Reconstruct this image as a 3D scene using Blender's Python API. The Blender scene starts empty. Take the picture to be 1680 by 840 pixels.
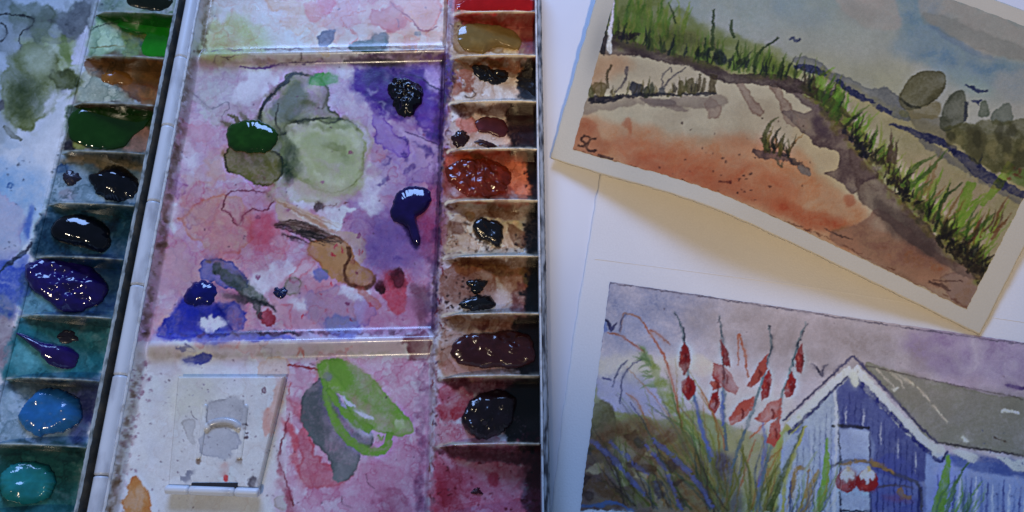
import bpy, math, random
import numpy as np
from mathutils import Vector, Matrix

# ------------------------------------------------------------------ camera, light, exposure
SC = bpy.context.scene
F, TILT, DIST = 1300.0, math.radians(22.2), 0.300      # focal length in photo pixels, tilt from straight down, metres to the table
cam_data = bpy.data.cameras.new('camera')
cam = bpy.data.objects.new('camera', cam_data)
SC.collection.objects.link(cam)
cam_data.sensor_fit = 'HORIZONTAL'; cam_data.sensor_width = 36.0
cam_data.lens = 36.0 * F / 1680.0
cam_data.clip_start = 0.01; cam_data.clip_end = 50.0
cam.location = (0, -DIST * math.sin(TILT), DIST * math.cos(TILT))
cam.rotation_euler = (TILT, 0, 0)
SC.camera = cam

world = bpy.data.worlds.new('World'); SC.world = world; world.use_nodes = True
world.node_tree.nodes['Background'].inputs[0].default_value = (0.40, 0.62, 1.0, 1)
world.node_tree.nodes['Background'].inputs[1].default_value = 0.15

def lamp(name, kind, loc, target, energy, color, **kw):
    d = bpy.data.lights.new(name, kind); d.energy = energy; d.color = color
    for k, v in kw.items(): setattr(d, k, v)
    o = bpy.data.objects.new(name, d); SC.collection.objects.link(o)
    o.location = loc
    o.rotation_euler = (Vector(target) - Vector(loc)).to_track_quat('-Z', 'Y').to_euler()
    return o
# daylight through a window beyond the far side of the table, two warm downlights in the ceiling
lamp('window_light', 'AREA', (-0.16, 0.91, 0.65), (0.0, 0.0, 0.0), 12.2, (0.29, 0.48, 1.0), shape='RECTANGLE', size=0.55, size_y=0.40)
lamp('ceiling_downlight', 'SPOT', (0.16, -0.95, 1.35), (0.118, 0.112, 0), 56, (1.0, 0.72, 0.40), spot_size=math.radians(11.2), spot_blend=0.4, shadow_soft_size=0.04)
lamp('ceiling_downlight', 'SPOT', (-0.25, -0.80, 1.50), (-0.10, 0.010, 0), 31, (1.0, 0.84, 0.62), spot_size=math.radians(9.0), spot_blend=0.5, shadow_soft_size=0.03)

SC.view_settings.view_transform = 'Standard'; SC.view_settings.look = 'None'
SC.view_settings.exposure = 0.0; SC.view_settings.gamma = 1.0
SC.view_settings.use_curve_mapping = False

# ------------------------------------------------------------------ photo pixels <-> the place (metres)
CX, SX = math.cos(TILT), math.sin(TILT)
CAM = np.array([0, -DIST * SX, DIST * CX])
def W(px, py, z):
    """the point at height z that the photograph shows at pixel (px, py)"""
    a = (np.asarray(px, float) - 840.0) / F; b = -(np.asarray(py, float) - 420.0) / F
    dx = a; dy = b * CX + SX; dz = b * SX - CX
    k = (z - CAM[2]) / dz
    return np.stack([CAM[0] + dx * k, CAM[1] + dy * k, np.broadcast_to(np.asarray(z, float), np.shape(k)) + 0 * k], -1)
def PX(P):
    P = np.asarray(P, float); d = P - CAM
    depth = d[..., 1] * SX - d[..., 2] * CX
    up = d[..., 1] * CX + d[..., 2] * SX
    return 840.0 + F * d[..., 0] / depth, 420.0 - F * up / depth
def WF(px, py, zf, n=6):
    """the same on a surface whose height is zf(x, y)"""
    z = 0.008
    for _ in range(n):
        p = W(px, py, z); z = zf(p[..., 0], p[..., 1])
    return p

# ------------------------------------------------------------------ noise
def fbm(h, w, sc, octv=3, seed=0, gain=0.5):
    rng = np.random.RandomState(seed); out = np.zeros((h, w), np.float32); amp = 1.0; tot = 0
    for o in range(octv):
        s = max(1.0, sc / 2 ** o)
        gh, gw = int(h / s) + 3, int(w / s) + 3
        g = rng.rand(gh, gw).astype(np.float32)
        y = np.arange(h) / s; x = np.arange(w) / s
        yi = y.astype(int); xi = x.astype(int)
        fy = (y - yi).astype(np.float32); fx = (x - xi).astype(np.float32)
        fy = fy * fy * (3 - 2 * fy); fx = fx * fx * (3 - 2 * fx)
        r = g[:, xi] * (1 - fx) + g[:, xi + 1] * fx
        out += amp * (r[yi] * (1 - fy)[:, None] + r[yi + 1] * fy[:, None]); tot += amp; amp *= gain
    out /= tot
    return np.clip((out - 0.5) * (1.55 if octv > 1 else 1.0) + 0.5, 0, 1)
NS = 1500
NZ = {60: fbm(NS, NS, 60, 4, 1), 24: fbm(NS, NS, 24, 3, 2), 9: fbm(NS, NS, 9, 3, 3), 3: fbm(NS, NS, 3, 2, 4), 25: fbm(NS, NS, 24, 3, 5), 10: fbm(NS, NS, 9, 3, 6), 61: fbm(NS, NS, 60, 4, 7)}
def swirl(seed):
    dx = ((fbm(NS, NS, 70, 3, seed) - .5) * 90).astype(int); dy = ((fbm(NS, NS, 70, 3, seed + 1) - .5) * 90).astype(int)
    n = fbm(NS, NS, 46, 5, seed + 2, .6)
    return n[np.clip(np.arange(NS)[:, None] + dy, 0, NS - 1), np.clip(np.arange(NS)[None] + dx, 0, NS - 1)]
NZ[60] = swirl(200)
RNG = np.random.RandomState(11)
def ncrop(k, h, w):
    oy = RNG.randint(0, NS - h); ox = RNG.randint(0, NS - w)
    return NZ[k][oy:oy + h, ox:ox + w]

def boxblur(a, r):
    if r < 1: return a
    for ax in (0, 1):
        p = [(0, 0), (0, 0)]; p[ax] = (r + 1, r)
        c = np.cumsum(np.pad(a, p, mode='edge'), axis=ax, dtype=np.float32)
        n = a.shape[ax]
        a = (c[2 * r + 1:2 * r + 1 + n] - c[:n]) / (2 * r + 1) if ax == 0 else (c[:, 2 * r + 1:2 * r + 1 + n] - c[:, :n]) / (2 * r + 1)
    return a
def blur(a, s):
    if s <= 0.2: return a
    if s < 1.0:
        b = boxblur(a, 1); return a * (1 - s) + b * s
    r = max(1, int(round(s)))
    return boxblur(boxblur(a, r), max(1, int(round(s * 0.8))))

def spline(pts, closed, step=3.0):
    P = np.asarray(pts, float); n = len(P)
    if n < 3 and not closed:
        m = max(2, int(np.hypot(*(P[-1, :2] - P[0, :2])) / step) + 1)
        t = np.linspace(0, 1, m)[:, None]; return P[0] * (1 - t) + P[-1] * t
    if closed: Q = np.vstack([P[-1], P, P[0], P[1]]); segs = n
    else: Q = np.vstack([2 * P[0] - P[1], P, 2 * P[-1] - P[-2]]); segs = n - 1
    out = []
    for i in range(segs):
        a, b, c, d = Q[i], Q[i + 1], Q[i + 2], Q[i + 3]
        m = max(2, int(np.hypot(*(c - b)[:2]) / step) + 1)
        t = np.linspace(0, 1, m, endpoint=False)[:, None]
        out.append(0.5 * (2 * b + (c - a) * t + (2 * a - 5 * b + 4 * c - d) * t * t + (3 * b - a - 3 * c + d) * t ** 3))
    if not closed: out.append(P[-1:])
    return np.vstack(out)

def raster(P, h, w):
    """nonzero-winding fill of a closed polygon, pixel coordinates"""
    A = P; B = np.roll(P, -1, 0)
    up = B[:, 1] > A[:, 1]; sg = np.where(up, 1, -1)
    lo = np.where(up[:, None], A, B); hi = np.where(up[:, None], B, A)
    r0 = np.clip(np.ceil(lo[:, 1] - 0.5), 0, h).astype(int); r1 = np.clip(np.ceil(hi[:, 1] - 0.5), 0, h).astype(int)
    cnt = np.maximum(r1 - r0, 0)
    if cnt.sum() == 0: return np.zeros((h, w), np.float32)
    e = np.repeat(np.arange(len(P)), cnt)
    st = np.concatenate([[0], np.cumsum(cnt)[:-1]])
    rows = r0[e] + np.arange(cnt.sum()) - st[e]
    dy = hi[e, 1] - lo[e, 1]
    xs = lo[e, 0] + (rows + 0.5 - lo[e, 1]) * (hi[e, 0] - lo[e, 0]) / dy
    cols = np.clip(np.ceil(xs - 0.5), 0, w).astype(int)
    acc = np.zeros((h, w + 1), np.int32)
    np.add.at(acc, (rows, cols), sg[e])
    return (np.cumsum(acc, 1)[:, :w] != 0).astype(np.float32)

def s2l(c):
    c = np.asarray(c, float) / 255.0
    return np.where(c <= 0.04045, c / 12.92, ((c + 0.055) / 1.055) ** 2.4)

class Canvas:
    """pigment laid on a surface; coordinates are the photograph's pixels, colours are as the photograph shows them
    and are turned into base colours by dividing by how the photograph shows the bare white (white)"""
    def __init__(s, x0, y0, x1, y1, white, albedo=0.78):
        s.x0, s.y0, s.w, s.h = x0, y0, x1 - x0, y1 - y0; s.G2 = None; s.lf = 0; s.wm = 1.0; s.bm = .62
        s.alb = np.broadcast_to(np.asarray(albedo, float), (3,)); s.G = s.alb / s2l(white)
        s.a = np.ones((s.h, s.w, 3), np.float32) * s.alb.astype(np.float32)
    def col(s, c, y=None):
        G = s.G
        if s.G2 is not None and y is not None: k = min(1, max(0, (y - s.yr[0]) / (s.yr[1] - s.yr[0]))); G = s.G * (1 - k) + s.G2 * k
        return np.clip(s2l(c) * G, 0.003, 0.86).astype(np.float32)
    def _fill(s, poly, warp, wk, feather, ew):
        mg = int(warp + 3 * feather + 2 * ew + 4)
        x0 = max(int(poly[:, 0].min()) - mg, s.x0); x1 = min(int(poly[:, 0].max()) + mg + 1, s.x0 + s.w)
        y0 = max(int(poly[:, 1].min()) - mg, s.y0); y1 = min(int(poly[:, 1].max()) + mg + 1, s.y0 + s.h)
        if x1 - x0 < 2 or y1 - y0 < 2: return None
        h, w = y1 - y0, x1 - x0
        ss = 3 if h * w < 30000 else (2 if h * w < 120000 else 1)
        m = raster((poly - (x0, y0)) * ss, h * ss, w * ss)
        if ss > 1: m = m.reshape(h, ss, w, ss).mean((1, 3))
        if warp > 0:
            dx = (ncrop(wk, h, w) - 0.5) * 2 * warp; dy = (ncrop(wk, h, w) - 0.5) * 2 * warp
            if warp > 2.5:
                dx = dx + (ncrop(9, h, w) - .5) * warp * .7; dy = dy + (ncrop(9, h, w) - .5) * warp * .7
            yy = np.clip(np.arange(h)[:, None] + dy, 0, h - 1.01); xx = np.clip(np.arange(w)[None] + dx, 0, w - 1.01)
            yi = yy.astype(int); xi = xx.astype(int); fy = yy - yi; fx = xx - xi
            m = (m[yi, xi] * (1 - fx) + m[yi, xi + 1] * fx) * (1 - fy) + (m[yi + 1, xi] * (1 - fx) + m[yi + 1, xi + 1] * fx) * fy
        return x0 - s.x0, y0 - s.y0, m.astype(np.float32)
    def _lay(s, x, y, dens, c, op, band=None):
        h, w = dens.shape; R = s.a[y:y + h, x:x + w]; cc = s.col(c, y + s.y0 + h / 2)
        if op:
            al = np.clip(dens * op, 0, 1)[..., None]; R[:] = R * (1 - al) + cc * al
        else:
            al = (1 - np.exp(-1.7 * dens))[..., None]; tg = .9 * np.minimum(R, cc) + .1 * cc
            R[:] = R * (1 - al) + tg * al
        k = np.clip(dens - .85, 0, 1.6) * (.0 if op else .55)
        if band is not None: k = k + band * s.bm
        R[:] = np.clip(R * np.exp(np.log(np.minimum(cc / s.alb, .97))[None, None] * k[..., None]), .003, .86)
    def finish(s, warp, mott, seed, us=.5, den=1.0, sat=1.0):
        """ragged edges and uneven density over the whole sheet"""
        h, w = s.h, s.w; r = np.random.RandomState(seed)
        dx = (fbm(h, w, 5, 2, seed) - .5) * 2 * warp; dy = (fbm(h, w, 5, 2, seed + 1) - .5) * 2 * warp
        xi = np.clip(np.arange(w)[None] + np.round(dx), 0, w - 1).astype(int); yi = np.clip(np.arange(h)[:, None] + np.round(dy), 0, h - 1).astype(int)
        s.a = s.a[yi, xi]
        Lg = np.log(s.a / s.alb.astype(np.float32)) * den + np.log(s.alb.astype(np.float32))
        for ch in range(3):
            l = Lg[..., ch]; Lg[..., ch] = l + us * .5 * (l - blur(l, 9)) + us * (l - blur(l, 2))
        s.a = np.exp(np.clip(Lg, np.log(.003), np.log(.86)))
        lu = (s.a @ np.array([.3, .59, .11], np.float32))[..., None]; s.a = lu + (s.a - lu) * sat
        m = (fbm(h, w, 30, 4, seed + 2) - .5) + .7 * (fbm(h, w, 4, 2, seed + 3) - .5)
        s.a = np.clip(s.a * np.exp(mott * m)[..., None], .003, .86).astype(np.float32)
    def tide(s, poly, n, sc, c, d, seed, f=10):
        """dried tide marks: thin uneven contour lines and faint steps of tone inside an area"""
        x0 = int(poly[:, 0].min()) - s.x0; y0 = int(poly[:, 1].min()) - s.y0; h = int(np.ptp(poly[:, 1])); w = int(np.ptp(poly[:, 0]))
        x0 = max(x0, 0); y0 = max(y0, 0); h = min(h, s.h - y0); w = min(w, s.w - x0)
        M = blur(raster(poly - (x0 + s.x0, y0 + s.y0), h, w), f); R = s.a[y0:y0 + h, x0:x0 + w]; lc = np.log(s.col(c) / s.alb)
        for i in range(n):
            N = fbm(h, w, sc * (1 + .5 * (i % 3)), 5, seed + i); th = .42 + .16 * ((i * .37) % 1); g = np.hypot(*np.gradient(N)) + 1e-4
            dist = (N - th) / np.maximum(g, .002); P = fbm(h, w, sc * 1.3, 2, seed + 40 + i)
            ln = np.exp(-(dist / 1.1) ** 2) * np.clip((P - .35) * 3, 0, 1); stp = 1 / (1 + np.exp(-np.clip(dist / 1.2, -20, 20))) * np.exp(-np.clip(dist, 0, 200) / 26.0)
            R *= np.exp(lc * ((ln * .8 + stp * .5) * d * M)[..., None])
        np.clip(R, .003, .86, out=R)
    def wash(s, pts, c, d=1.0, edge=0.5, ew=2, f=1.0, wp=4, wk=24, flow=0.35, fk=60, gran=0.12, op=0, smooth=True, grad=None, dry=0, lf=None):
        if lf is None: lf = s.lf
        P = spline(pts, True) if smooth else np.asarray(pts, float)
        r = s._fill(P, wp * (s.wm if wp > 2 else 1), wk, f, ew)
        if r is None: return
        x, y, m = r; h, w = m.shape
        ms = blur(m, f)
        if lf and h * w > 500:
            k = np.clip((ncrop(24, h, w) - .5) * 5, 0, 1) * lf; ms = ms * (1 - k) + blur(m, f * 3 + 3) * k
        den = ms.copy()
        band = None
        if edge: bd = np.clip((1 - blur(m, ew + 1)) * 2, 0, 1) ** 1.5 * ms; den *= 1 + edge * bd; band = bd * edge * min(d, 1) * np.clip(2 * ncrop(24, h, w) - .2, 0, 1.5)
        den *= (1 - flow) + flow * 2 * ncrop(fk, h, w)
        if gran: den *= 1 + gran * 2 * (ncrop(3, h, w) - 0.5)
        if dry: den *= np.clip((ncrop(9, h, w) - dry) * 6, 0, 1)
        if grad:
            (ax, ay), (bx, by), d0, d1 = grad
            X = np.arange(w)[None] + x + s.x0; Y = np.arange(h)[:, None] + y + s.y0
            t = np.clip(((X - ax) * (bx - ax) + (Y - ay) * (by - ay)) / ((bx - ax) ** 2 + (by - ay) ** 2), 0, 1)
            den *= d0 + (d1 - d0) * t
        s._lay(x, y, den * d, c, op, band)
    def line(s, pts, wd, c, d=1.0, op=0, edge=0.3, f=0.4, wp=0.6, flow=0.3, dry=0, gran=0.15):
        P = spline(pts, False, 2.0)
        n = len(P); t = np.linspace(0, 1, n)
        wv = np.interp(t, np.linspace(0, 1, len(wd)), wd) / 2 if hasattr(wd, '__len__') else np.full(n, wd / 2.0)
        T = np.gradient(P, axis=0); T /= np.maximum(np.hypot(T[:, 0], T[:, 1]), 1e-6)[:, None]
        N = np.stack([-T[:, 1], T[:, 0]], 1)
        poly = np.vstack([P + N * wv[:, None], (P - N * wv[:, None])[::-1]])
        s.wash(poly, c, d, edge, 1, f, wp, 9, flow, 9, gran, op, False, dry=dry)
    def bristle(s, pts, wd, c, n, seed, op=.9, d=1.0, gap=.3):
        g = np.random.RandomState(seed); P = spline(pts, False, 3.0); T = np.gradient(P, axis=0); T /= np.maximum(np.hypot(T[:, 0], T[:, 1]), 1e-6)[:, None]; N = np.stack([-T[:, 1], T[:, 0]], 1)
        wv = np.interp(np.linspace(0, 1, len(P)), np.linspace(0, 1, len(wd)), wd); m = len(P)
        for i in range(n):
            o = (i + .5) / n - .5 + g.uniform(-.04, .04); a0 = int(m * max(0, g.uniform(-gap, gap * .6))); b0 = int(m * min(1, g.uniform(1 - gap, 1 + gap * .5)))
            if b0 - a0 > 3: s.line((P + N * (wv * o)[:, None])[a0:b0:2], (1, wv.mean() / n * g.uniform(.8, 2.0), .8), c[g.randint(len(c))] if isinstance(c, list) else c, d, op, .1, .4, .8)
    def spots(s, n, box, r, c, d=1.0, op=0, seed=0, edge=.3):
        g = np.random.RandomState(seed)
        for _ in range(n):
            x = g.uniform(box[0], box[2]); y = g.uniform(box[1], box[3]); q = g.uniform(*r)
            s.wash(star(x, y, q, q * g.uniform(.6, 1), g.randint(999), .3), c, d * g.uniform(.5, 1), edge, 1, .5, .6, 9, .2, 9, .1, op)
    def sample(s, px, py):
        x = np.clip(px - s.x0, 0, s.w - 1.01); y = np.clip(py - s.y0, 0, s.h - 1.01)
        xi = x.astype(int); yi = y.astype(int); fx = (x - xi)[..., None]; fy = (y - yi)[..., None]
        a = s.a
        return (a[yi, xi] * (1 - fx) + a[yi, xi + 1] * fx) * (1 - fy) + (a[yi + 1, xi] * (1 - fx) + a[yi + 1, xi + 1] * fx) * fy
def star(cx, cy, rx, ry, seed=0, rough=.25, n=16, rot=0):
    g = np.random.RandomState(seed); th = np.linspace(0, 2 * math.pi, n, endpoint=False)
    r = 1 + rough * (0.5 * np.sin(2 * th + g.rand() * 6) + 0.4 * np.sin(3 * th + g.rand() * 6) + 0.5 * (g.rand(n) - .5) * 2)
    x = np.cos(th) * rx * r; y = np.sin(th) * ry * r
    return np.stack([cx + x * math.cos(rot) - y * math.sin(rot), cy + x * math.sin(rot) + y * math.cos(rot)], 1)

# ------------------------------------------------------------------ pigment on the palette
A = Canvas(-260, -130, 930, 1010, (186, 193, 211))
A.lf = .7; A.wm = 1.5; A.bm = 1.05
G_ = np.random.RandomState(5)
def rwash(n, box, rr, cols, d, seed, edge=.9, c=A, f=.8, wp=7, ew=1, rough=.4):
    g = np.random.RandomState(seed)
    for i in range(n):
        r = g.uniform(*rr)
        c.wash(star(g.uniform(box[0], box[2]), g.uniform(box[1], box[3]), r, r * g.uniform(.5, 1), g.randint(9999), rough, rot=g.rand() * 3), cols[g.randint(len(cols))], g.uniform(*d), edge, ew, f, wp)
# --- middle mixing well: lavender on top, pink below
MID = [(318, 96), (740, 90), (712, 548), (226, 560)]
A.wash(MID, (178, 176, 198), .55, 0, 2, 3, 0, smooth=False, flow=.5)
A.wash([(285, 190), (500, 260), (720, 230), (716, 548), (228, 556)], (178, 158, 186), .4, .0, 2, 25, 12, flow=.9)
A.wash([(600, 180), (730, 170), (722, 420), (600, 420)], (152, 140, 188), .55, .2, 2, 14, 14, flow=.9)
rwash(34, (280, 190, 700, 540), (18, 62), [(180, 152, 178), (180, 140, 162), (168, 150, 188), (172, 164, 190)], (.10, .32), 21)
rwash(14, (330, 110, 520, 260), (20, 60), [(178, 182, 190), (170, 165, 190), (165, 172, 180)], (.2, .5), 22)
rwash(10, (600, 200, 715, 420), (15, 45), [(130, 110, 170), (150, 130, 185)], (.15, .45), 23)
rwash(7, (300, 230, 420, 400), (25, 55), [(182, 142, 138), (176, 136, 136), (180, 152, 150)], (.1, .25), 24, edge=.6)
A.tide(np.asarray(MID, float), 5, 46, (182, 140, 172), .22, 300); A.tide(np.asarray(MID, float), 3, 26, (150, 126, 170), .2, 320)
A.tide(np.array([(360, 300), (715, 300), (705, 545), (250, 550)], float), 3, 34, (178, 110, 135), .2, 340)
# paler pale-grey upper left
A.wash([(330, 110), (420, 108), (450, 150), (400, 170), (350, 190), (318, 170)], (172, 180, 188), .5, .8, 2, 1, 6)
A.line([(318, 152), (345, 178), (372, 168), (376, 180)], 1.2, (110, 110, 130), .7)
# salmon drop shapes at left
A.wash([(370, 235), (410, 225), (430, 270), (395, 300), (350, 290), (345, 255)], (188, 152, 150), .5, .5, 3, 3, 8)
A.wash([(330, 330), (380, 320), (400, 370), (396, 410), (360, 422), (330, 400), (300, 370)], (180, 142, 136), .55, 1.2, 2, 1.0, 8)
A.wash([(300, 290), (345, 300), (360, 340), (340, 370), (310, 350)], (188, 160, 160), .4, 1.0, 2, 1, 6)
A.wash([(365, 345), (375, 318), (400, 312), (440, 317), (450, 330), (438, 345), (415, 345), (402, 352), (395, 368), (384, 366), (380, 352)], (172, 136, 168), .4, 1.5, 1, .6, 3)
A.line([(365, 345), (375, 318), (400, 313), (438, 317), (449, 331)], 1.6, (110, 40, 70), .8)
A.line([(449, 331), (436, 346), (414, 344), (400, 353), (393, 368), (383, 366), (379, 352), (366, 345)], 1.8, (120, 40, 75), .8)
A.wash([(425, 345), (450, 355), (446, 395), (428, 412), (412, 395), (415, 365)], (190, 65, 95), 1.0, .1, 3, 6, 6)
rwash(10, (265, 395, 480, 540), (20, 50), [(188, 140, 150), (190, 150, 165)], (.12, .35), 26)
A.wash([(258, 430), (300, 400), (330, 440), (300, 470), (262, 480)], (180, 140, 158), .4, .3, 3, 4, 8)
# pink washes lower right and centre
A.wash([(470, 430), (545, 450), (580, 500), (560, 540), (500, 545), (450, 520)], (188, 130, 155), .55, .8, 2, 1, 8)
A.wash([(500, 480), (560, 478), (615, 500), (600, 535), (545, 545), (512, 520)], (150, 130, 190), .6, 1.1, 1, .8, 6)
A.wash([(540, 520), (580, 522), (590, 548), (540, 548)], (110, 120, 200), .8, .3, 2, 2, 4)
A.wash([(425, 505), (470, 495), (478, 538), (455, 545), (430, 530)], (190, 140, 160), .7, 1.2, 1, .8, 5)
A.wash([(560, 300), (600, 290), (640, 330), (640, 400), (600, 440), (560, 420), (585, 360)], (165, 165, 185), .6, .5, 2, 3, 9)
for pts in ([(300, 235), (318, 225), (322, 262), (306, 280)], [(280, 340), (296, 332), (290, 372), (276, 380)], [(470, 320), (520, 318), (560, 332), (545, 350), (500, 345)], [(545, 215), (590, 205), (606, 240), (600, 300), (612, 330), (596, 300), (594, 240)], [(395, 470), (440, 440), (500, 430), (520, 445), (470, 462), (420, 485)], [(404, 118), (450, 116), (440, 140), (410, 170), (385, 160)], [(560, 470), (600, 480), (590, 496), (556, 488)], [(590, 300), (625, 292), (632, 330), (612, 350)], [(468, 495), (498, 490), (500, 505), (474, 510)]):
    A.wash(pts, (190, 192, 212), .9, 0, 1, 2, 7, op=.75, flow=.6)
for i in range(22):                                   # small crisp drops and dried edges
    x, y = G_.uniform(270, 700), G_.uniform(250, 535); r = G_.uniform(5, 20)
    A.wash(star(x, y, r, r * G_.uniform(.4, .9), i + 900, .5, rot=G_.rand() * 3), [(178, 140, 172), (182, 134, 156), (164, 140, 182)][i % 3], G_.uniform(.25, .5), 1.6, 1, .7, 5)
# --- strong violet, top right
A.wash([(575, 110), (640, 98), (738, 96), (726, 232), (690, 200), (640, 195), (600, 165), (580, 135)], (84, 36, 150), 1.1, .2, 3, 4, 9, flow=.8, op=.8)
A.wash([(590, 115), (660, 105), (700, 130), (690, 190), (640, 185), (600, 150)], (54, 16, 112), 1, .3, 3, 5, 9, flow=.9, op=.8)
A.wash([(690, 150), (724, 130), (722, 230), (700, 215), (680, 190)], (82, 36, 150), .9, .6, 2, 2, 6, flow=.8, op=.8)
A.wash([(700, 108), (728, 106), (724, 150), (706, 150)], (165, 150, 205), .95, .2, 2, 3, 5, op=.8)
A.wash([(610, 190), (640, 200), (655, 222), (675, 240), (668, 262), (640, 250), (615, 225)], (130, 100, 180), .7, 1.3, 1, .8, 4)
A.wash([(640, 205), (720, 235), (722, 300), (660, 280)], (150, 130, 195), .7, .4, 2, 2, 10, flow=.8)
for i in range(26):
    x, y = G_.uniform(600, 725), G_.uniform(100, 330); a = G_.rand() * 3
    A.line([(x, y), (x + 14 * math.cos(a), y + 12 * math.sin(a)), (x + 24 * math.cos(a + .5), y + 20 * math.sin(a + .5))], (3, 6, 2), (70, 45, 130) if i % 2 else (190, 180, 220), .5, op=0 if i % 2 else .4, wp=3, f=1)
A.line([(655, 120), (690, 128), (708, 142), (726, 150)], 1.5, (40, 20, 80), .9)
A.line([(665, 215), (720, 238)], 1.2, (60, 30, 100), .8)
A.line([(617, 118), (645, 140)], 5, (80, 80, 140), .5, op=.4)
# violet trail under the ridge
A.line([(395, 112), (430, 111), (478, 105)], (1.5, 4, 1), (95, 50, 150), .8, wp=2)
A.line([(420, 106), (500, 104), (560, 102)], (1, 3, 1), (90, 60, 130), .8, wp=2)
# --- big grey-green puddle
A.wash([(432, 200), (470, 190), (560, 196), (600, 215), (606, 270), (590, 315), (545, 330), (480, 330), (440, 300)], (160, 166, 140), .95, .5, 2, 2, 8, flow=.9, op=.72)
A.wash([(470, 205), (540, 192), (585, 205), (598, 240), (590, 290), (560, 315), (520, 310), (480, 285), (462, 250)], (150, 160, 120), .85, .9, 2, 1.2, 5, flow=.9, op=.72)
A.wash([(432, 235), (452, 205), (475, 215), (480, 290), (462, 300), (450, 262)], (72, 84, 44), .8, .2, 2, 4, 6, op=.6, flow=.9)
A.wash([(425, 205), (432, 170), (462, 140), (480, 122), (520, 126), (540, 150), (536, 175), (560, 196), (500, 200), (470, 205), (465, 225)], (114, 120, 88), 1.0, 1.6, 2, .7, 3, flow=.9, op=.72)
A.wash([(450, 195), (455, 165), (490, 140), (500, 165), (475, 198)], (105, 115, 125), .7, .4, 2, 3, 4, op=.72)
A.line([(425, 205), (430, 178), (455, 148), (472, 132), (480, 122), (505, 123)], (6, 4, 6, 3), (46, 50, 28), 1, f=.8, wp=1.5)
A.line([(505, 123), (530, 134), (538, 150), (533, 172), (528, 180)], (2, 2, 3), (85, 80, 45), .8, wp=1.5)
A.line([(471, 196), (480, 200), (500, 199), (540, 194), (575, 200), (590, 214)], (2, 5, 3, 2, 1.5), (52, 60, 32), .95, wp=1.5, f=.8)
A.line([(471, 196), (474, 180), (495, 168), (520, 172)], (2, 2, 6), (96, 100, 55), .8, f=2)
A.line([(457, 170), (452, 200), (460, 215), (465, 225)], (1, 2.5, 1), (60, 55, 35), .8)
A.line([(598, 240), (592, 290), (560, 314), (525, 312), (490, 292)], 1.4, (120, 125, 85), .7, wp=1.5)
A.wash([(490, 290), (560, 300), (585, 330), (500, 335)], (165, 160, 145), .7, .3, 2, 4, 6, op=.72)
rwash(9, (480, 205, 590, 310), (18, 40), [(165, 172, 140), (150, 158, 118)], (.1, .25), 31, edge=.6, f=2)
A.wash([(505, 135), (517, 121), (545, 123), (556, 130), (540, 140), (520, 138)], (60, 150, 50), 1.1, .6, 1, .7, 3, op=.72)
for p, w in (([(480, 230), (510, 215), (560, 214), (585, 232), (588, 275)], (3, 10, 8, 8, 3)), ([(500, 260), (520, 285), (556, 300), (580, 285)], (3, 12, 10, 3)), ([(470, 215), (485, 240), (500, 250)], (3, 9, 3)), ([(500, 150), (515, 145), (528, 160)], (4, 12, 4))):
    A.line(p, w, (186, 192, 176), .9, op=.4, f=3, wp=4)
for p, w in (([(465, 250), (470, 275), (490, 292), (520, 310)], (2, 5, 3, 2)), ([(530, 235), (560, 245), (570, 270)], (2, 8, 2)), ([(510, 205), (540, 210), (575, 206)], (2, 7, 2))):
    A.line(p, w, (112, 124, 72), .6, f=2, wp=4)
# lobes around the dark green paint
A.wash([(374, 245), (400, 235), (440, 246), (462, 258), (464, 285), (445, 302), (420, 302), (398, 290), (372, 278)], (104, 102, 40), 1.05, 1.5, 2, .8, 2, flow=.5, op=.82)
A.wash([(380, 250), (440, 250), (440, 270), (400, 275)], (70, 66, 28), .6, 0, 2, 5, 4, op=.82)
A.wash([(466, 245), (480, 240), (490, 290), (478, 300), (465, 285)], (40, 60, 32), .9, .1, 2, 4, 5, op=.82)
A.wash([(440, 215), (470, 222), (470, 250), (440, 250)], (60, 72, 40), .7, .2, 2, 4, 4, op=.82)
for p in [[(362, 200), (378, 206), (392, 215)], [(373, 188), (384, 192), (396, 208)], [(393, 185), (402, 195), (410, 206)]]:
    A.line(p, (2, 6, 8), (96, 96, 52), .8, wp=1)
# --- brown brush stroke and ochre puddle
A.wash([(455, 330), (475, 340), (520, 358), (560, 375), (590, 385), (600, 420), (585, 440), (560, 430), (540, 410), (500, 390), (462, 362)], (170, 150, 140), .9, .4, 1, .8, 3, op=.82)
A.line([(448, 326), (500, 352), (550, 372)], (2, 10, 14), (176, 150, 130), .9, dry=.2)
A.wash([(520, 345), (575, 338), (566, 362), (545, 378)], (190, 195, 210), .95, .1, 1, .8, 4, op=.9)
A.wash([(512, 395), (545, 388), (575, 402), (582, 430), (604, 440), (612, 460), (598, 472), (578, 468), (545, 455), (520, 430), (505, 412)], (160, 122, 82), 1.0, .7, 2, .9, 3, flow=.5, op=.82)
A.line([(572, 405), (574, 420), (566, 442), (570, 462), (590, 472), (610, 468), (616, 452)], (6, 5, 4, 5, 6, 4), (92, 56, 26), .9, f=.9, wp=1)
A.bristle([(450, 370), (480, 371), (512, 380), (545, 390), (566, 398)], (8, 20, 24, 18, 6), [(52, 34, 24), (40, 28, 24), (74, 44, 28), (30, 26, 26)], 15, 3, .92, gap=.25)
A.bristle([(486, 380), (515, 388), (548, 404)], (8, 20, 8), [(26, 24, 24), (44, 34, 28)], 9, 4, .9, gap=.35)
A.bristle([(462, 384), (490, 394), (515, 402)], (4, 8, 4), [(34, 28, 28)], 4, 5, .85, gap=.4)
A.bristle([(456, 330), (500, 352), (560, 380)], (6, 16, 22), [(176, 152, 132), (190, 180, 176), (160, 130, 110)], 8, 6, .6, gap=.35)
A.wash([(515, 338), (524, 330), (531, 340), (520, 348)], (60, 30, 34), 1.3, .3, 1, .6, 2, op=.82)
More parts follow.
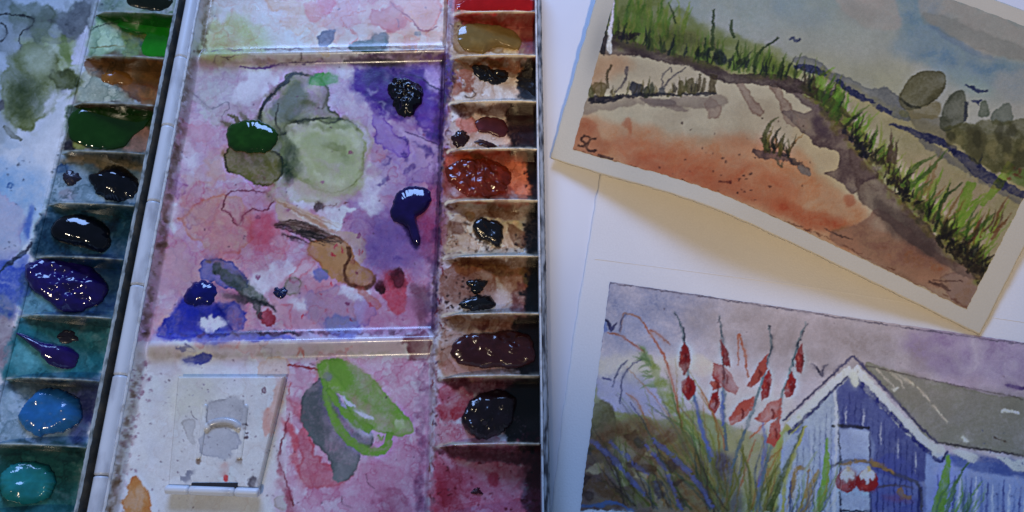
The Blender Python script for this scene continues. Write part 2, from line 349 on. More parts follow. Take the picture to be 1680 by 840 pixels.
A.line([(530, 340), (560, 335), (575, 332)], (2, 5, 1), (120, 80, 70), .7, dry=.35, wp=2)
A.wash([(585, 475), (600, 478), (625, 500), (615, 508)], (165, 105, 100), .8, .5, 1, 1, 3, op=.82)
# reds in the lower right
A.wash([(632, 452), (655, 446), (668, 460), (662, 500), (655, 518), (636, 505), (630, 480)], (190, 52, 78), 1.0, .3, 2, 2, 4)
A.wash([(618, 468), (628, 462), (634, 474), (630, 484), (620, 480)], (70, 16, 32), 1.2, .3, 1, .8, 2)
A.wash([(642, 452), (655, 440), (664, 450), (664, 468), (652, 472)], (66, 14, 34), 1.2, .3, 1, .8, 2)
A.wash([(600, 520), (690, 490), (702, 540), (640, 545)], (160, 105, 145), .6, .2, 2, 6, 10, flow=.8)
A.wash([(690, 345), (722, 300), (718, 420), (700, 420), (688, 390)], (140, 50, 100), .9, .1, 2, 6, 8, flow=.8)
A.wash([(676, 488), (706, 470), (704, 545), (672, 520)], (92, 48, 72), .7, .2, 2, 4, 8, flow=.9)
for i in range(14):
    x, y = G_.uniform(500, 620), G_.uniform(380, 540)
    A.line([(x, y), (x + G_.uniform(-6, 6), y + G_.uniform(3, 10))], (1, 3, 1), (180, 60, 90), .8, wp=2)
# violet haze beneath the dark violet paint
A.wash([(625, 350), (660, 360), (690, 400), (690, 430), (640, 440), (600, 430), (600, 390)], (104, 82, 150), .7, .1, 3, 9, 9, flow=.7)
A.wash([(655, 355), (680, 370), (690, 402), (680, 405), (664, 380)], (45, 20, 85), 1.2, .1, 2, 2, 3)
# --- ultramarine, lower left
A.wash([(300, 492), (350, 500), (395, 505), (384, 548), (276, 552), (264, 535), (282, 512)], (52, 72, 180), .95, .6, 2, 1, 5, flow=.7)
A.wash([(300, 500), (350, 505), (378, 540), (300, 545)], (30, 45, 170), .7, .2, 2, 5, 6, flow=.8)
A.wash([(330, 520), (362, 518), (374, 528), (352, 540), (332, 538)], (190, 190, 215), .95, .1, 1, .8, 6, op=.95)
A.wash([(325, 440), (350, 425), (378, 428), (398, 450), (408, 470), (380, 476), (345, 460)], (88, 100, 170), .85, .9, 1, .9, 4, flow=.7)
A.line([(352, 440), (385, 462), (410, 482), (440, 498)], (14, 22, 18, 6), (70, 84, 76), .9, wp=3, f=1.2)
A.line([(360, 436), (395, 462), (425, 486)], (4, 8, 4), (120, 130, 120), .6, op=.4, f=1.5)
A.line([(365, 485), (400, 492), (440, 500), (452, 512)], (4, 9, 8, 3), (32, 44, 52), .9, wp=2, f=1)
A.line([(415, 486), (424, 510), (430, 525)], (10, 9, 6), (80, 88, 92), .9, wp=2)
A.line([(355, 500), (368, 520), (382, 542)], (4, 4, 2), (25, 30, 130), .9, f=.8)
A.wash([(424, 520), (440, 510), (452, 522), (448, 538), (430, 536)], (150, 60, 85), 1, .5, 1, .9, 3)
A.wash([(466, 470), (480, 455), (494, 462), (490, 478), (472, 486)], (150, 150, 150), .8, 1.4, 1, .7, 2)
A.wash([(518, 442), (535, 440), (536, 456), (520, 458)], (96, 110, 190), .8, .3, 1, 1, 3)
# dark violet lines down the middle well's right edge, grime along its other edges
A.line([(728, 96), (722, 300), (712, 552)], (7, 6, 6), (44, 26, 70), .8, wp=2, f=1.5, flow=.9)
A.line([(722, 100), (716, 320), (705, 548)], (8, 7, 9), (80, 50, 100), .45, wp=5, f=3, flow=1)
A.line([(315, 100), (275, 330), (235, 552)], (10, 9, 10), (112, 92, 70), .7, wp=4, f=2.5, flow=1, dry=.3)
A.line([(250, 549), (450, 548), (700, 546)], (3, 4, 5), (96, 56, 84), .5, wp=3, f=1.5, flow=1, dry=.3)
A.line([(380, 548), (450, 546), (520, 548)], (1, 5, 1), (52, 24, 60), .9, wp=3, f=1)
# --- the two ridges
A.wash([(322, 90), (560, 82), (735, 84), (734, 106), (320, 108)], (178, 178, 192), .3, .2, 2, 2, 4, flow=1)
A.line([(325, 104), (420, 103), (540, 98)], (4, 6, 3), (140, 126, 126), .5, wp=3, f=1.5, flow=1)
A.line([(560, 94), (650, 96), (732, 95)], (4, 14, 16), (128, 114, 130), .6, wp=3, f=1.5, flow=1)
A.line([(566, 102), (620, 103), (664, 104)], (4, 13, 8), (66, 56, 72), .9, wp=2, f=1)
A.line([(590, 90), (660, 88), (710, 90)], (2, 8, 3), (96, 74, 110), .7, wp=3)
A.line([(372, 95), (400, 90), (420, 93)], 1.2, (90, 80, 90), .7); A.line([(494, 86), (495, 100)], 1.2, (90, 80, 90), .7)
A.line([(352, 104), (356, 92), (376, 98)], 1.2, (100, 80, 90), .7)
A.wash([(232, 562), (708, 556), (706, 584), (228, 588)], (184, 188, 200), .3, .2, 2, 2, 3, flow=.9)
A.line([(230, 585), (460, 584), (705, 580)], (5, 6, 5), (150, 142, 140), .4, wp=3, f=3, flow=1)
A.wash([(662, 560), (706, 556), (702, 592), (668, 588), (676, 572)], (120, 66, 90), .9, .4, 1, 1.2, 6, flow=.8)
A.line([(488, 585), (494, 572), (500, 588)], (2, 5, 2), (170, 110, 110), .7)
A.wash([(262, 549), (330, 545), (470, 550), (462, 558), (340, 562), (285, 560)], (92, 96, 180), .7, .2, 1, 1.2, 4, flow=.8)
A.wash([(305, 590), (320, 586), (352, 584), (350, 594), (336, 600), (322, 598)], (66, 80, 170), 1, .5, 1, .7, 4)
A.wash([(290, 568), (312, 566), (326, 570), (316, 576), (296, 574)], (110, 116, 170), .8, .5, 1, .8, 4, dry=.35)
# --- top mixing well
TOPW = [(346, -130), (738, -130), (734, 84), (326, 88)]
A.wash(TOPW, (178, 186, 192), .6, 0, 2, 2, 0, smooth=False, flow=.6)
A.wash([(345, 40), (390, 30), (440, 60), (430, 84), (338, 86)], (160, 180, 130), .8, .3, 2, 6, 9, flow=.6)
A.wash([(440, -40), (560, -60), (735, -60), (732, 84), (640, 84), (590, 60), (540, 45), (490, 25), (440, 12)], (190, 168, 164), .5, .3, 2, 8, 10, flow=.9)
rwash(26, (470, -90, 725, 70), (14, 44), [(190, 150, 145), (186, 142, 135), (180, 140, 150), (196, 168, 150)], (.2, .55), 41)
A.tide(np.asarray(TOPW, float), 4, 36, (178, 140, 136), .25, 360)
A.wash([(520, -20), (545, -14), (540, 14), (522, 20)], (185, 85, 90), .9, .4, 2, 2, 5)
A.wash([(440, -10), (500, -30), (525, 8), (500, 22), (470, 14), (445, 12)], (178, 150, 115), .7, .8, 1, 1, 5)
A.wash([(500, 10), (530, 14), (522, 40), (508, 30)], (186, 110, 90), .7, .5, 2, 1.5, 4)
A.wash([(640, 4), (662, -20), (712, -20), (720, 30), (700, 52), (684, 40), (660, 20)], (194, 146, 140), .8, 1.1, 1, .7, 4)
A.line([(640, 4), (655, 18), (676, 32), (684, 45), (702, 52), (718, 44)], 1.8, (140, 60, 60), .9)
A.wash([(640, 46), (668, 30), (662, 46), (640, 52)], (165, 72, 66), .9, .4, 1, 1.5, 4)
A.wash([(618, 18), (650, 10), (660, 40), (640, 50), (615, 40)], (170, 105, 100), .7, .8, 1, 1, 5)
A.wash([(522, 72), (530, 55), (548, 50), (552, 60), (538, 76)], (88, 92, 122), 1.0, .6, 1, .9, 3)
A.wash([(572, 74), (590, 64), (630, 62), (636, 74), (620, 84), (580, 84)], (90, 112, 112), 1, .6, 2, 1.2, 4)
A.wash([(612, 62), (634, 56), (634, 74), (615, 76)], (118, 116, 120), .8, .4, 1, .8, 2)
A.wash([(681, 54), (690, 52), (692, 58), (683, 59)], (150, 150, 170), .8, 1, 1, .6, 1)
A.line([(600, 20), (560, 30), (585, 60), (572, 74)], 2, (176, 110, 92), .8, wp=3)
A.line([(318, 86), (400, 82), (560, 80), (732, 78)], 2, (120, 106, 130), .5, wp=2, flow=1, dry=.3)
A.line([(733, -130), (735, 0), (732, 84)], (6, 6, 7), (104, 80, 120), .6, wp=2, f=1.5, flow=1)
A.line([(349, -130), (345, 0), (330, 86)], (7, 7, 10), (112, 100, 70), .7, wp=3, f=2.5, flow=1, dry=.25)
# --- bottom mixing well
A.wash([(225, 590), (706, 584), (700, 930), (170, 930)], (188, 192, 202), .3, 0, 2, 2, 0, smooth=False, flow=.8)
A.wash([(470, 590), (706, 584), (698, 860), (470, 860), (455, 760), (480, 680)], (182, 168, 194), .5, .3, 2, 8, 10, flow=.8)
A.wash([(460, 720), (475, 665), (500, 640), (540, 640), (640, 700), (680, 720), (700, 690), (698, 880), (480, 880)], (180, 158, 190), .35, .6, 2, 2, 9, flow=1)
A.wash([(640, 690), (705, 640), (700, 900), (560, 900), (600, 800)], (160, 118, 152), .22, .1, 2, 14, 14, flow=1)
A.wash([(478, 660), (490, 690), (500, 740), (494, 776), (512, 800), (560, 790), (590, 760), (560, 770), (520, 740), (500, 680)], (168, 88, 108), .7, .9, 1, 1.5, 5)
A.line([(466, 690), (478, 715), (486, 750), (492, 775)], (14, 12, 6, 3), (176, 60, 80), .8, wp=4, f=2)
A.line([(458, 770), (466, 800), (478, 840), (480, 900)], (4, 8, 14, 20), (150, 60, 90), .7, wp=4, f=2)
A.line([(475, 680), (462, 730), (458, 760), (470, 790), (482, 830)], (2, 3, 2, 3), (130, 50, 80), .8, wp=2)
A.wash([(440, 672), (446, 690), (440, 716), (432, 700)], (190, 150, 150), .8, .3, 1, 1, 3)
rwash(12, (480, 760, 690, 880), (16, 44), [(184, 160, 192), (172, 124, 160), (178, 150, 182)], (.12, .35), 45)
A.wash([(620, 810), (660, 800), (670, 860), (630, 870)], (134, 70, 110), .4, .5, 2, 2, 9, flow=1)
A.line([(697, 590), (692, 720), (686, 900)], (8, 10, 12), (110, 66, 116), .6, wp=6, f=4, flow=1)
rwash(5, (470, 595, 690, 640), (14, 34), [(184, 160, 186), (184, 150, 168)], (.3, .6), 46)
A.wash([(422, 610), (430, 596), (450, 588), (472, 594), (470, 616), (430, 617)], (192, 172, 172), .8, 1.0, 1, .7, 3)
A.line([(472, 600), (500, 602), (522, 608)], (1.5, 3, 4), (150, 40, 50), .9, wp=1.5)
A.line([(476, 626), (474, 650)], (1, 2.5), (170, 80, 90), .7, wp=2)
A.tide(np.array([(470, 592), (704, 588), (698, 920), (470, 920)], float), 4, 40, (165, 110, 145), .3, 380); A.tide(np.array([(230, 592), (470, 592), (470, 920), (180, 920)], float), 2, 40, (170, 165, 175), .25, 400)
# grey puddle and the lime green one over it
A.wash([(495, 665), (505, 640), (525, 622), (545, 640), (600, 700), (610, 730), (590, 745), (585, 770), (562, 790), (548, 786), (535, 750), (500, 700)], (98, 105, 116), 1.0, .6, 2, .9, 3, flow=.5, op=.85)
A.wash([(500, 660), (530, 640), (545, 690), (530, 720), (505, 690)], (72, 80, 88), .6, .2, 2, 5, 5, op=.85)
A.wash([(570, 740), (600, 735), (590, 765), (562, 790), (550, 780)], (150, 150, 165), .6, .2, 2, 3, 4, op=.5)
A.line([(558, 640), (590, 700), (615, 715)], (10, 26, 10), (165, 170, 190), .8, op=.7, f=2)
A.wash([(522, 600), (540, 590), (570, 594), (610, 620), (640, 655), (660, 675), (676, 692), (676, 712), (650, 716), (630, 712), (600, 700), (575, 680), (562, 650), (540, 640), (526, 620)], (112, 150, 54), 1.0, .5, 2, .8, 2, flow=.6, op=.9)
A.wash([(545, 594), (590, 610), (630, 655), (645, 680), (600, 660), (560, 630)], (92, 136, 36), .7, .2, 2, 4, 4, op=.5)
A.line([(532, 622), (538, 660), (552, 695), (580, 728), (610, 742), (634, 735), (640, 710)], (9, 9, 12, 14, 13, 14, 10), (108, 146, 52), 1, op=.92, wp=1.5, flow=.2)
A.line([(540, 640), (556, 665), (580, 690), (610, 706)], (10, 8, 12, 14), (108, 146, 52), 1, op=.92, wp=1.5, flow=.2)
A.line([(562, 650), (572, 662), (584, 668)], (3, 6, 2), (165, 175, 185), 1, op=.95); A.line([(580, 672), (598, 682), (614, 688)], (2, 6, 3), (172, 180, 192), 1, op=.95)
A.wash([(532, 614), (540, 612), (546, 620), (540, 626), (533, 622)], (120, 130, 125), 1, .3, 1, .7, 1, op=.9)
A.wash([(648, 690), (662, 690), (666, 704), (654, 706)], (168, 180, 160), 1, .2, 1, 1, 2, op=.7)
A.line([(620, 714), (626, 722), (630, 716)], (3, 4, 3), (110, 150, 40), 1, op=.8)
# left part of the bottom well
A.wash([(212, 800), (225, 788), (234, 794), (240, 812), (252, 830), (245, 850), (206, 850)], (170, 124, 48), 1.05, .3, 1, .7, 6)
A.spots(40, (214, 590, 250, 660), (.6, 3.4), (140, 112, 140), .6, seed=8); A.spots(24, (200, 660, 230, 780), (.6, 3.0), (140, 112, 140), .6, seed=18)
A.line([(238, 590), (222, 660), (206, 740), (185, 860)], (16, 12, 12, 10), (150, 130, 150), .5, wp=7, f=2, flow=1, dry=.35)
A.line([(228, 600), (208, 700), (184, 820), (170, 900)], (7, 6, 7, 7), (116, 98, 74), .7, wp=3, f=2.5, flow=1, dry=.3)
A.spots(60, (230, 600, 460, 850), (.5, 1.5), (110, 90, 120), .6, seed=9)
A.wash([(452, 818), (470, 815), (476, 830), (462, 836), (452, 830)], (168, 166, 176), .7, 1.2, 1, .6, 1)
# --- flap paint stains
A.wash([(290, 616), (340, 616), (345, 660), (300, 690), (282, 680)], (190, 188, 184), .5, .1, 2, 8, 6)
A.wash([(340, 668), (372, 656), (400, 664), (398, 700), (338, 706)], (158, 162, 178), .9, .7, 1, .8, 5)
A.wash([(302, 700), (320, 690), (322, 720), (312, 728)], (165, 168, 180), .6, 1, 1, .8, 4)
A.wash([(334, 712), (366, 700), (392, 712), (388, 744), (336, 746)], (160, 166, 186), .9, .7, 1, .8, 4)
A.wash([(292, 782), (312, 772), (316, 788), (294, 794)], (110, 116, 146), .8, .3, 1, 1, 5, dry=.4)
A.wash([(450, 640), (464, 625), (446, 712), (438, 716)], (196, 160, 160), .7, .4, 1, 1, 4)
A.wash([(368, 780), (375, 780), (375, 788), (369, 789)], (190, 50, 60), 1.0, .3, 1, .7, 1)
A.wash([(364, 764), (372, 760), (374, 780), (366, 780)], (196, 160, 165), .7, .2, 1, 1.5, 2)
A.wash([(410, 788), (420, 784), (422, 798), (410, 798)], (70, 60, 80), .9, .3, 1, 1, 3)
A.spots(6, (398, 690, 412, 720), (1.5, 3), (90, 70, 90), .9, seed=3)
A.wash([(432, 636), (438, 638), (436, 645), (430, 643)], (150, 140, 160), .6, 1.5, 1, .5, .6)
for x, y in ((326, 757), (392, 756)): A.wash(star(x, y, 5, 4, 3), (120, 100, 90), .9, .3, 1, 1, 2)
A.spots(50, (285, 620, 455, 800), (.5, 1.3), (100, 90, 110), .6, seed=12)

# --- right column of pans: k-th pan between divider k-1 and k
RY = [22 - 72, 22, 94, 169, 247, 332, 422, 517, 620, 731, 850]
for k in range(10):                                   # brown stain that collected under each divider
    y0, y1 = RY[k], RY[k + 1]; xl = 744 - k * 3
    tint = [(150, 30, 30), (120, 50, 40), (92, 62, 30), (70, 32, 24), (92, 46, 26), (96, 66, 40), (104, 72, 40), (110, 66, 44), (92, 34, 44), (92, 28, 48)][k]
    A.wash([(xl, y0 + 5), (800, y0 + 1), (884, y0 + 1), (886, y0 + 24), (830, y0 + 26), (770, y0 + 22), (xl + 8, y0 + 14)], tint, .95, .2, 2, 2.5, 5, flow=.6)
    A.wash([(880, y0), (892, y0), (892, y1), (868, y1 - 4), (866, (y0 + y1) / 2)], (26, 16, 18) if k > 1 else (120, 26, 30), 1.0, .1, 2, 3, 6, flow=.5)
    A.line([(xl - 6, y0), (xl - 8, (y0 + y1) / 2), (xl - 9, y1)], (5, 8, 5), (120, 88, 86), .5, wp=5, f=1, flow=1, dry=.35)
    A.spots(16, (xl - 6, y0, xl + 24, y1), (.6, 2.6), (84, 44, 44), .8, seed=60 + k)
A.wash([(742, -60), (890, -60), (886, 18), (800, 20), (742, 16)], (176, 26, 34), 1.1, .3, 2, 1, 4)
A.wash([(744, 30), (790, 28), (884, 34), (884, 88), (850, 92), (830, 60), (790, 50)], (130, 40, 36), 1, .3, 2, 2, 6)
A.wash([(748, 40), (800, 36), (850, 50), (858, 86), (800, 90), (752, 84)], (140, 120, 78), .9, .5, 2, 1, 4)
A.wash([(828, 80), (845, 74), (850, 88), (832, 90)], (190, 180, 150), 1, .2, 1, 1, 3, op=.8)
A.wash([(744, 100), (772, 104), (776, 130), (752, 160), (742, 150)], (150, 106, 92), .8, .5, 1, 1, 6, dry=.25)
A.wash([(862, 110), (886, 100), (886, 164), (858, 162), (846, 140)], (40, 34, 36), 1.1, .3, 2, 1.5, 5)
A.wash([(770, 104), (840, 100), (860, 116), (790, 112)], (120, 76, 48), .8, .5, 1, 1, 5, dry=.3)
A.line([(762, 158), (770, 162), (780, 156), (776, 148)], 1.5, (70, 50, 44), .9)
A.wash([(742, 180), (800, 176), (846, 190), (850, 240), (745, 244)], (190, 160, 156), .45, .3, 2, 2, 5, flow=1)
A.wash([(748, 196), (770, 190), (778, 212), (756, 214)], (180, 120, 120), .7, .4, 1, 1.5, 5)
A.wash([(836, 176), (886, 172), (886, 244), (850, 244), (838, 215)], (56, 22, 26), 1.1, .3, 2, 1.2, 6)
A.wash([(730, 256), (770, 250), (886, 252), (886, 328), (742, 326)], (140, 62, 34), 1.0, .3, 2, 1.5, 4, flow=.8)
A.wash([(738, 262), (766, 258), (770, 280), (745, 290)], (190, 96, 44), .7, .3, 2, 3, 4, op=.7)
A.wash([(826, 268), (850, 262), (872, 290), (874, 320), (840, 316), (834, 296)], (190, 120, 92), 1, .3, 1, 1.5, 6, op=.75)
A.wash([(866, 258), (888, 252), (888, 326), (872, 318), (872, 284)], (46, 18, 16), 1, .3, 2, 2, 5)
A.wash([(732, 345), (775, 338), (850, 346), (872, 360), (868, 412), (740, 416)], (186, 172, 150), .55, .3, 2, 2, 5, flow=1)
A.wash([(734, 362), (758, 358), (760, 382), (738, 388)], (128, 100, 92), .9, .4, 1, 1.5, 6)
A.wash([(836, 368), (852, 374), (868, 392), (862, 408), (845, 398)], (120, 92, 74), .9, .6, 1, 1, 3)
A.wash([(764, 350), (780, 352), (776, 366), (766, 362)], (136, 112, 82), .9, .5, 1, .8, 2)
A.wash([(764, 368), (780, 385), (796, 404), (815, 408), (820, 400)], (66, 50, 44), .9, .2, 1, 1, 4, dry=.3)
A.spots(40, (736, 380, 870, 416), (.6, 2.4), (50, 36, 36), .9, seed=77)
A.wash([(870, 350), (890, 345), (890, 420), (866, 420)], (22, 15, 20), 1.1, .1, 2, 2, 4)
A.wash([(732, 440), (790, 434), (816, 460), (820, 490), (800, 500), (730, 492)], (142, 108, 98), .9, .7, 1, 1, 4)
A.wash([(745, 434), (800, 430), (866, 448), (868, 470), (830, 470), (800, 446), (760, 446)], (142, 98, 46), .9, .4, 2, 2, 5, flow=.8)
A.wash([(816, 470), (842, 468), (838, 512), (816, 512)], (186, 180, 196), .9, .2, 2, 2, 4, op=.8)
A.wash([(838, 480), (866, 476), (870, 514), (836, 514)], (132, 92, 100), .9, .3, 2, 1.5, 6, flow=.8)
A.wash([(868, 440), (890, 434), (890, 516), (868, 514)], (24, 12, 14), 1.1, .1, 2, 2, 4)
A.spots(30, (732, 455, 780, 514), (.8, 3.2), (70, 46, 50), .9, seed=78)
A.wash([(730, 530), (780, 524), (870, 532), (880, 616), (730, 612)], (166, 124, 104), .6, .3, 2, 2, 6, flow=1)
A.wash([(736, 590), (800, 600), (850, 612), (735, 614)], (186, 150, 158), .8, .3, 2, 2, 5, op=.6)
A.wash([(845, 535), (890, 528), (890, 612), (850, 610)], (30, 12, 18), 1.1, .2, 2, 3, 6)
A.wash([(722, 640), (760, 636), (770, 660), (755, 690), (726, 684)], (156, 30, 56), 1.0, .3, 2, 2, 7, flow=.9)
A.wash([(722, 690), (770, 700), (790, 722), (722, 724)], (190, 160, 178), .7, .2, 2, 3, 5, flow=.8)
A.wash([(830, 635), (890, 628), (890, 728), (840, 724), (830, 690)], (28, 10, 20), 1.15, .2, 2, 3, 6)
A.wash([(850, 712), (886, 708), (886, 728), (850, 728)], (110, 16, 44), .8, .2, 2, 2, 5)
A.wash([(718, 745), (800, 738), (888, 742), (888, 930), (716, 930)], (166, 80, 110), .85, .2, 2, 2, 6, flow=.8)
A.wash([(760, 775), (800, 765), (850, 790), (840, 840), (770, 850)], (190, 150, 180), .8, .1, 2, 9, 8, op=.6)
A.wash([(720, 770), (750, 765), (758, 790), (730, 830), (716, 810)], (150, 50, 82), .8, .3, 2, 3, 7, flow=.9)
A.wash([(800, 780), (815, 776), (812, 795), (800, 792)], (160, 50, 90), .9, .3, 2, 2, 4)
A.wash([(860, 740), (892, 736), (892, 900), (872, 900), (874, 800)], (70, 16, 36), .9, .1, 2, 5, 6)
A.spots(26, (722, 745, 880, 840), (.8, 3), (120, 30, 66), .8, seed=80)
# rim between the middle wells and the right pans
A.line([(737, 0), (728, 200), (720, 420), (712, 620), (704, 840)], (6, 5, 7, 5, 7), (150, 140, 160), .5, wp=4, f=1, flow=1)
for i in range(60):
    y = G_.uniform(0, 830); x = 738 - y * .04 + G_.uniform(-4, 6)
    A.line([(x, y), (x + G_.uniform(-5, 6), y + G_.uniform(3, 14))], (1, 2.5, 1), [(130, 76, 60), (90, 50, 90), (120, 40, 60)][i % 3], .7, wp=2)

# --- left column of pans
LY = [22 - 72, 22, 95, 172, 251, 336, 424, 520, 623, 731, 850]
def lx(y): return 166 - .258 * y
def rx(y): return 292 - .213 * y
tl = [(60, 80, 60), (24, 90, 20), (96, 58, 24), (70, 44, 26), (80, 76, 70), (40, 60, 66), (14, 60, 90), (20, 66, 76), (52, 66, 78), (14, 66, 70)]
bl = [(120, 150, 110), (150, 190, 130), (168, 166, 150), (120, 110, 96), (130, 160, 190), (60, 120, 150), (66, 130, 170), (66, 150, 176), (130, 165, 205), (40, 120, 124)]
for k in range(10):
    y0, y1 = LY[k], LY[k + 1]
    A.wash([(lx(y0), y0), (rx(y0) + 6, y0), (rx(y1) + 6, y1), (lx(y1), y1)], tuple(int(v * .86) for v in bl[k]), 1.0, .1, 2, 2.5, 3, smooth=False, flow=.7)
    A.wash([(lx(y0) + 3, y0 + 4), ((lx(y0) + rx(y0)) / 2, y0 - 3), (rx(y0) + 5, y0 + 2), (rx(y0 + 20) + 5, y0 + 22), ((lx(y0) + rx(y0)) / 2, y0 + 20), (lx(y0) + 14, y0 + 12)], tl[k], .95, .2, 2, 2.5, 4, flow=.5)
    A.spots(10, (lx(y1) + 4, y0, lx(y1) + 34, y1), (.6, 2.2), (40, 50, 60), .7, seed=90 + k)
# bright green pan
A.wash([(160, 32), (220, 30), (288, 38), (272, 92), (236, 90), (226, 70), (200, 56), (182, 44)], (24, 116, 24), 1.1, .3, 2, 1.2, 4, op=.95)
A.wash([(196, 48), (214, 60), (240, 56), (244, 68), (222, 76), (228, 88), (200, 88), (204, 72)], (120, 140, 50), 1, .3, 1, 2, 3, op=.85)
A.wash([(150, 44), (190, 42), (206, 72), (196, 80), (146, 84)], (166, 192, 168), 1, .3, 1, 2, 4, op=.85)
A.line([(148, 52), (162, 43), (190, 38)], 1.2, (50, 70, 60), .8); A.line([(150, 80), (180, 76), (206, 77)], 1.5, (130, 120, 60), .7)
# ochre pan
A.wash([(143, 96), (205, 96), (272, 106), (256, 168), (225, 166), (196, 146), (170, 130), (140, 118)], (126, 92, 46), 1.05, .5, 1, .8, 3, op=.97, flow=.7)
A.wash([(150, 100), (210, 100), (268, 112), (262, 124), (200, 116)], (84, 58, 28), .8, .2, 2, 4, 4, op=.6)
A.line([(172, 136), (164, 150), (168, 162)], (4, 3, 2), (140, 88, 36), .9)
A.wash([(200, 140), (240, 142), (256, 150), (250, 166), (220, 160)], (160, 112, 60), .7, .6, 1, 1, 4, op=.6)
A.wash([(141, 120), (166, 130), (190, 148), (200, 164), (128, 164)], (170, 176, 166), 1, .2, 1, 1.5, 3, op=.9)
# dark green pan
A.wash([(112, 180), (150, 176), (250, 182), (244, 215), (225, 240), (150, 246), (112, 226)], (30, 66, 16), 1, .2, 2, 1.5, 3, op=.95)
A.wash([(225, 218), (248, 210), (238, 248), (200, 246)], (150, 120, 112), 1, .3, 1, 2, 5, op=.85)
A.wash([(106, 236), (118, 232), (122, 244), (106, 246)], (50, 36, 50), 1, .3, 1, 1, 3, op=.9)
A.wash([(122, 232), (136, 236), (140, 244), (122, 244)], (150, 150, 80), 1, .3, 1, 1, 2, op=.8)
# navy, blue, violet, cobalt, turquoise pans
A.wash([(100, 258), (170, 260), (236, 268), (232, 280), (150, 274), (110, 268)], (132, 120, 100), 1, .3, 1, 2, 4, op=.8)
A.wash([(90, 300), (130, 276), (150, 300), (180, 330), (90, 330)], (150, 176, 205), 1, .2, 1, 3, 6, op=.7)
A.wash([(100, 312), (122, 308), (122, 326), (100, 326)], (150, 140, 160), .8, .3, 1, 2, 3, op=.7)
A.wash([(92, 274), (108, 272), (112, 282), (96, 284)], (60, 100, 150), .9, .6, 1, .8, 2)
A.wash([(70, 350), (110, 345), (212, 350), (196, 420), (60, 415)], (20, 74, 104), .9, .2, 2, 3, 6, flow=.9)
A.wash([(50, 440), (90, 430), (200, 436), (182, 516), (40, 512)], (24, 60, 110), .8, .2, 2, 4, 6, flow=.9)
A.wash([(40, 480), (66, 490), (90, 512), (36, 514)], (110, 170, 200), .8, .2, 2, 3, 5, op=.7)
A.wash([(20, 545), (80, 540), (170, 548), (160, 616), (10, 612)], (30, 120, 140), .8, .2, 2, 4, 6, flow=.9)
A.wash([(30, 570), (70, 580), (100, 606), (20, 608)], (110, 180, 200), .8, .2, 2, 5, 5, op=.6)
A.wash([(110, 640), (160, 640), (140, 722), (110, 716)], (60, 62, 130), .8, .2, 2, 5, 6, flow=.9)
A.wash([(0, 640), (40, 660), (60, 715), (-10, 722)], (160, 186, 214), .8, .2, 2, 5, 6, op=.7)
A.wash([(-20, 745), (60, 740), (134, 746), (120, 850), (-20, 850)], (8, 92, 92), .9, .2, 2, 5, 6, flow=.8)
A.wash([(-20, 810), (60, 822), (110, 840), (-20, 860)], (60, 150, 160), .8, .2, 2, 5, 5, op=.6)
# --- lid: the mixing field at the far left
A.wash([(-40, -60), (168, -60), (166, 0), (96, 200), (-40, 230)], (168, 178, 196), .6, .2, 2, 6, 6, flow=.6)
A.wash([(-40, -20), (40, 14), (90, 22), (150, 0), (138, 60), (110, 62), (40, 100), (-40, 60)], (124, 134, 138), .8, .7, 2, 3, 8, flow=.6)
A.wash([(60, 30), (120, 20), (146, 0), (136, 56), (112, 62), (104, 40)], (92, 98, 110), .8, .4, 2, 3, 6, flow=.7)
A.wash([(20, 20), (50, 2), (90, 22), (70, 60), (36, 60)], (104, 116, 100), .6, .6, 2, 2, 6)
A.wash([(40, 60), (90, 58), (124, 70), (122, 108), (100, 120), (60, 120), (36, 90)], (146, 160, 118), .8, .5, 2, 3, 7, flow=.6)
A.wash([(10, 100), (60, 76), (90, 84), (100, 120), (124, 112), (124, 150), (90, 156), (78, 184), (50, 210), (24, 206), (4, 170)], (120, 130, 92), .95, .7, 2, 1.5, 6, flow=.8)
A.wash([(20, 130), (60, 140), (66, 170), (40, 190), (20, 175)], (52, 72, 44), .9, .2, 2, 8, 7, flow=.7)
A.wash([(88, 124), (110, 118), (124, 128), (116, 150), (92, 148)], (84, 94, 56), .9, .6, 1, 1.5, 6, flow=.9)
A.wash([(50, 76), (86, 72), (92, 110), (70, 130), (44, 110)], (176, 186, 176), .8, .1, 2, 6, 7, op=.7)
A.wash([(-10, 40), (20, 30), (50, 40), (36, 80), (0, 90)], (170, 176, 192), .8, .2, 2, 4, 6, op=.5)
A.line([(-10, 22), (10, 24), (40, 26), (56, 32), (50, 46), (36, 52), (32, 66), (36, 82)], (2, 2, 2, 3, 2, 2, 1.5, 1), (62, 66, 76), .9, wp=1.5)
A.line([(0, 38), (10, 46), (12, 56), (0, 72)], 1.8, (70, 74, 84), .8, wp=1)
A.line([(104, 60), (110, 90), (118, 105)], (10, 12, 6), (104, 124, 60), .7, wp=3, f=2)
A.line([(6, 206), (20, 222), (36, 232)], (4, 10, 5), (120, 126, 122), .8, wp=1.5, edge=.8)
A.wash([(-40, 150), (0, 140), (14, 190), (10, 230), (-40, 240)], (150, 160, 175), .7, .2, 2, 4, 6)
A.wash([(0, 165), (6, 168), (5, 180), (-4, 180)], (80, 80, 90), .9, .4, 1, 1, 1)
A.wash([(84, 158), (116, 150), (120, 158), (108, 170), (96, 172), (80, 184), (74, 182)], (186, 192, 212), .9, .1, 1, 1, 5, op=.9)
A.wash([(120, 80), (128, 66), (142, 40), (136, 96), (128, 110), (116, 104)], (182, 186, 210), .9, .1, 1, .8, 3, op=.9)
A.wash([(-40, 280), (20, 275), (70, 300), (64, 340), (40, 400), (-40, 420)], (120, 160, 205), .85, .1, 2, 14, 10, flow=.6)
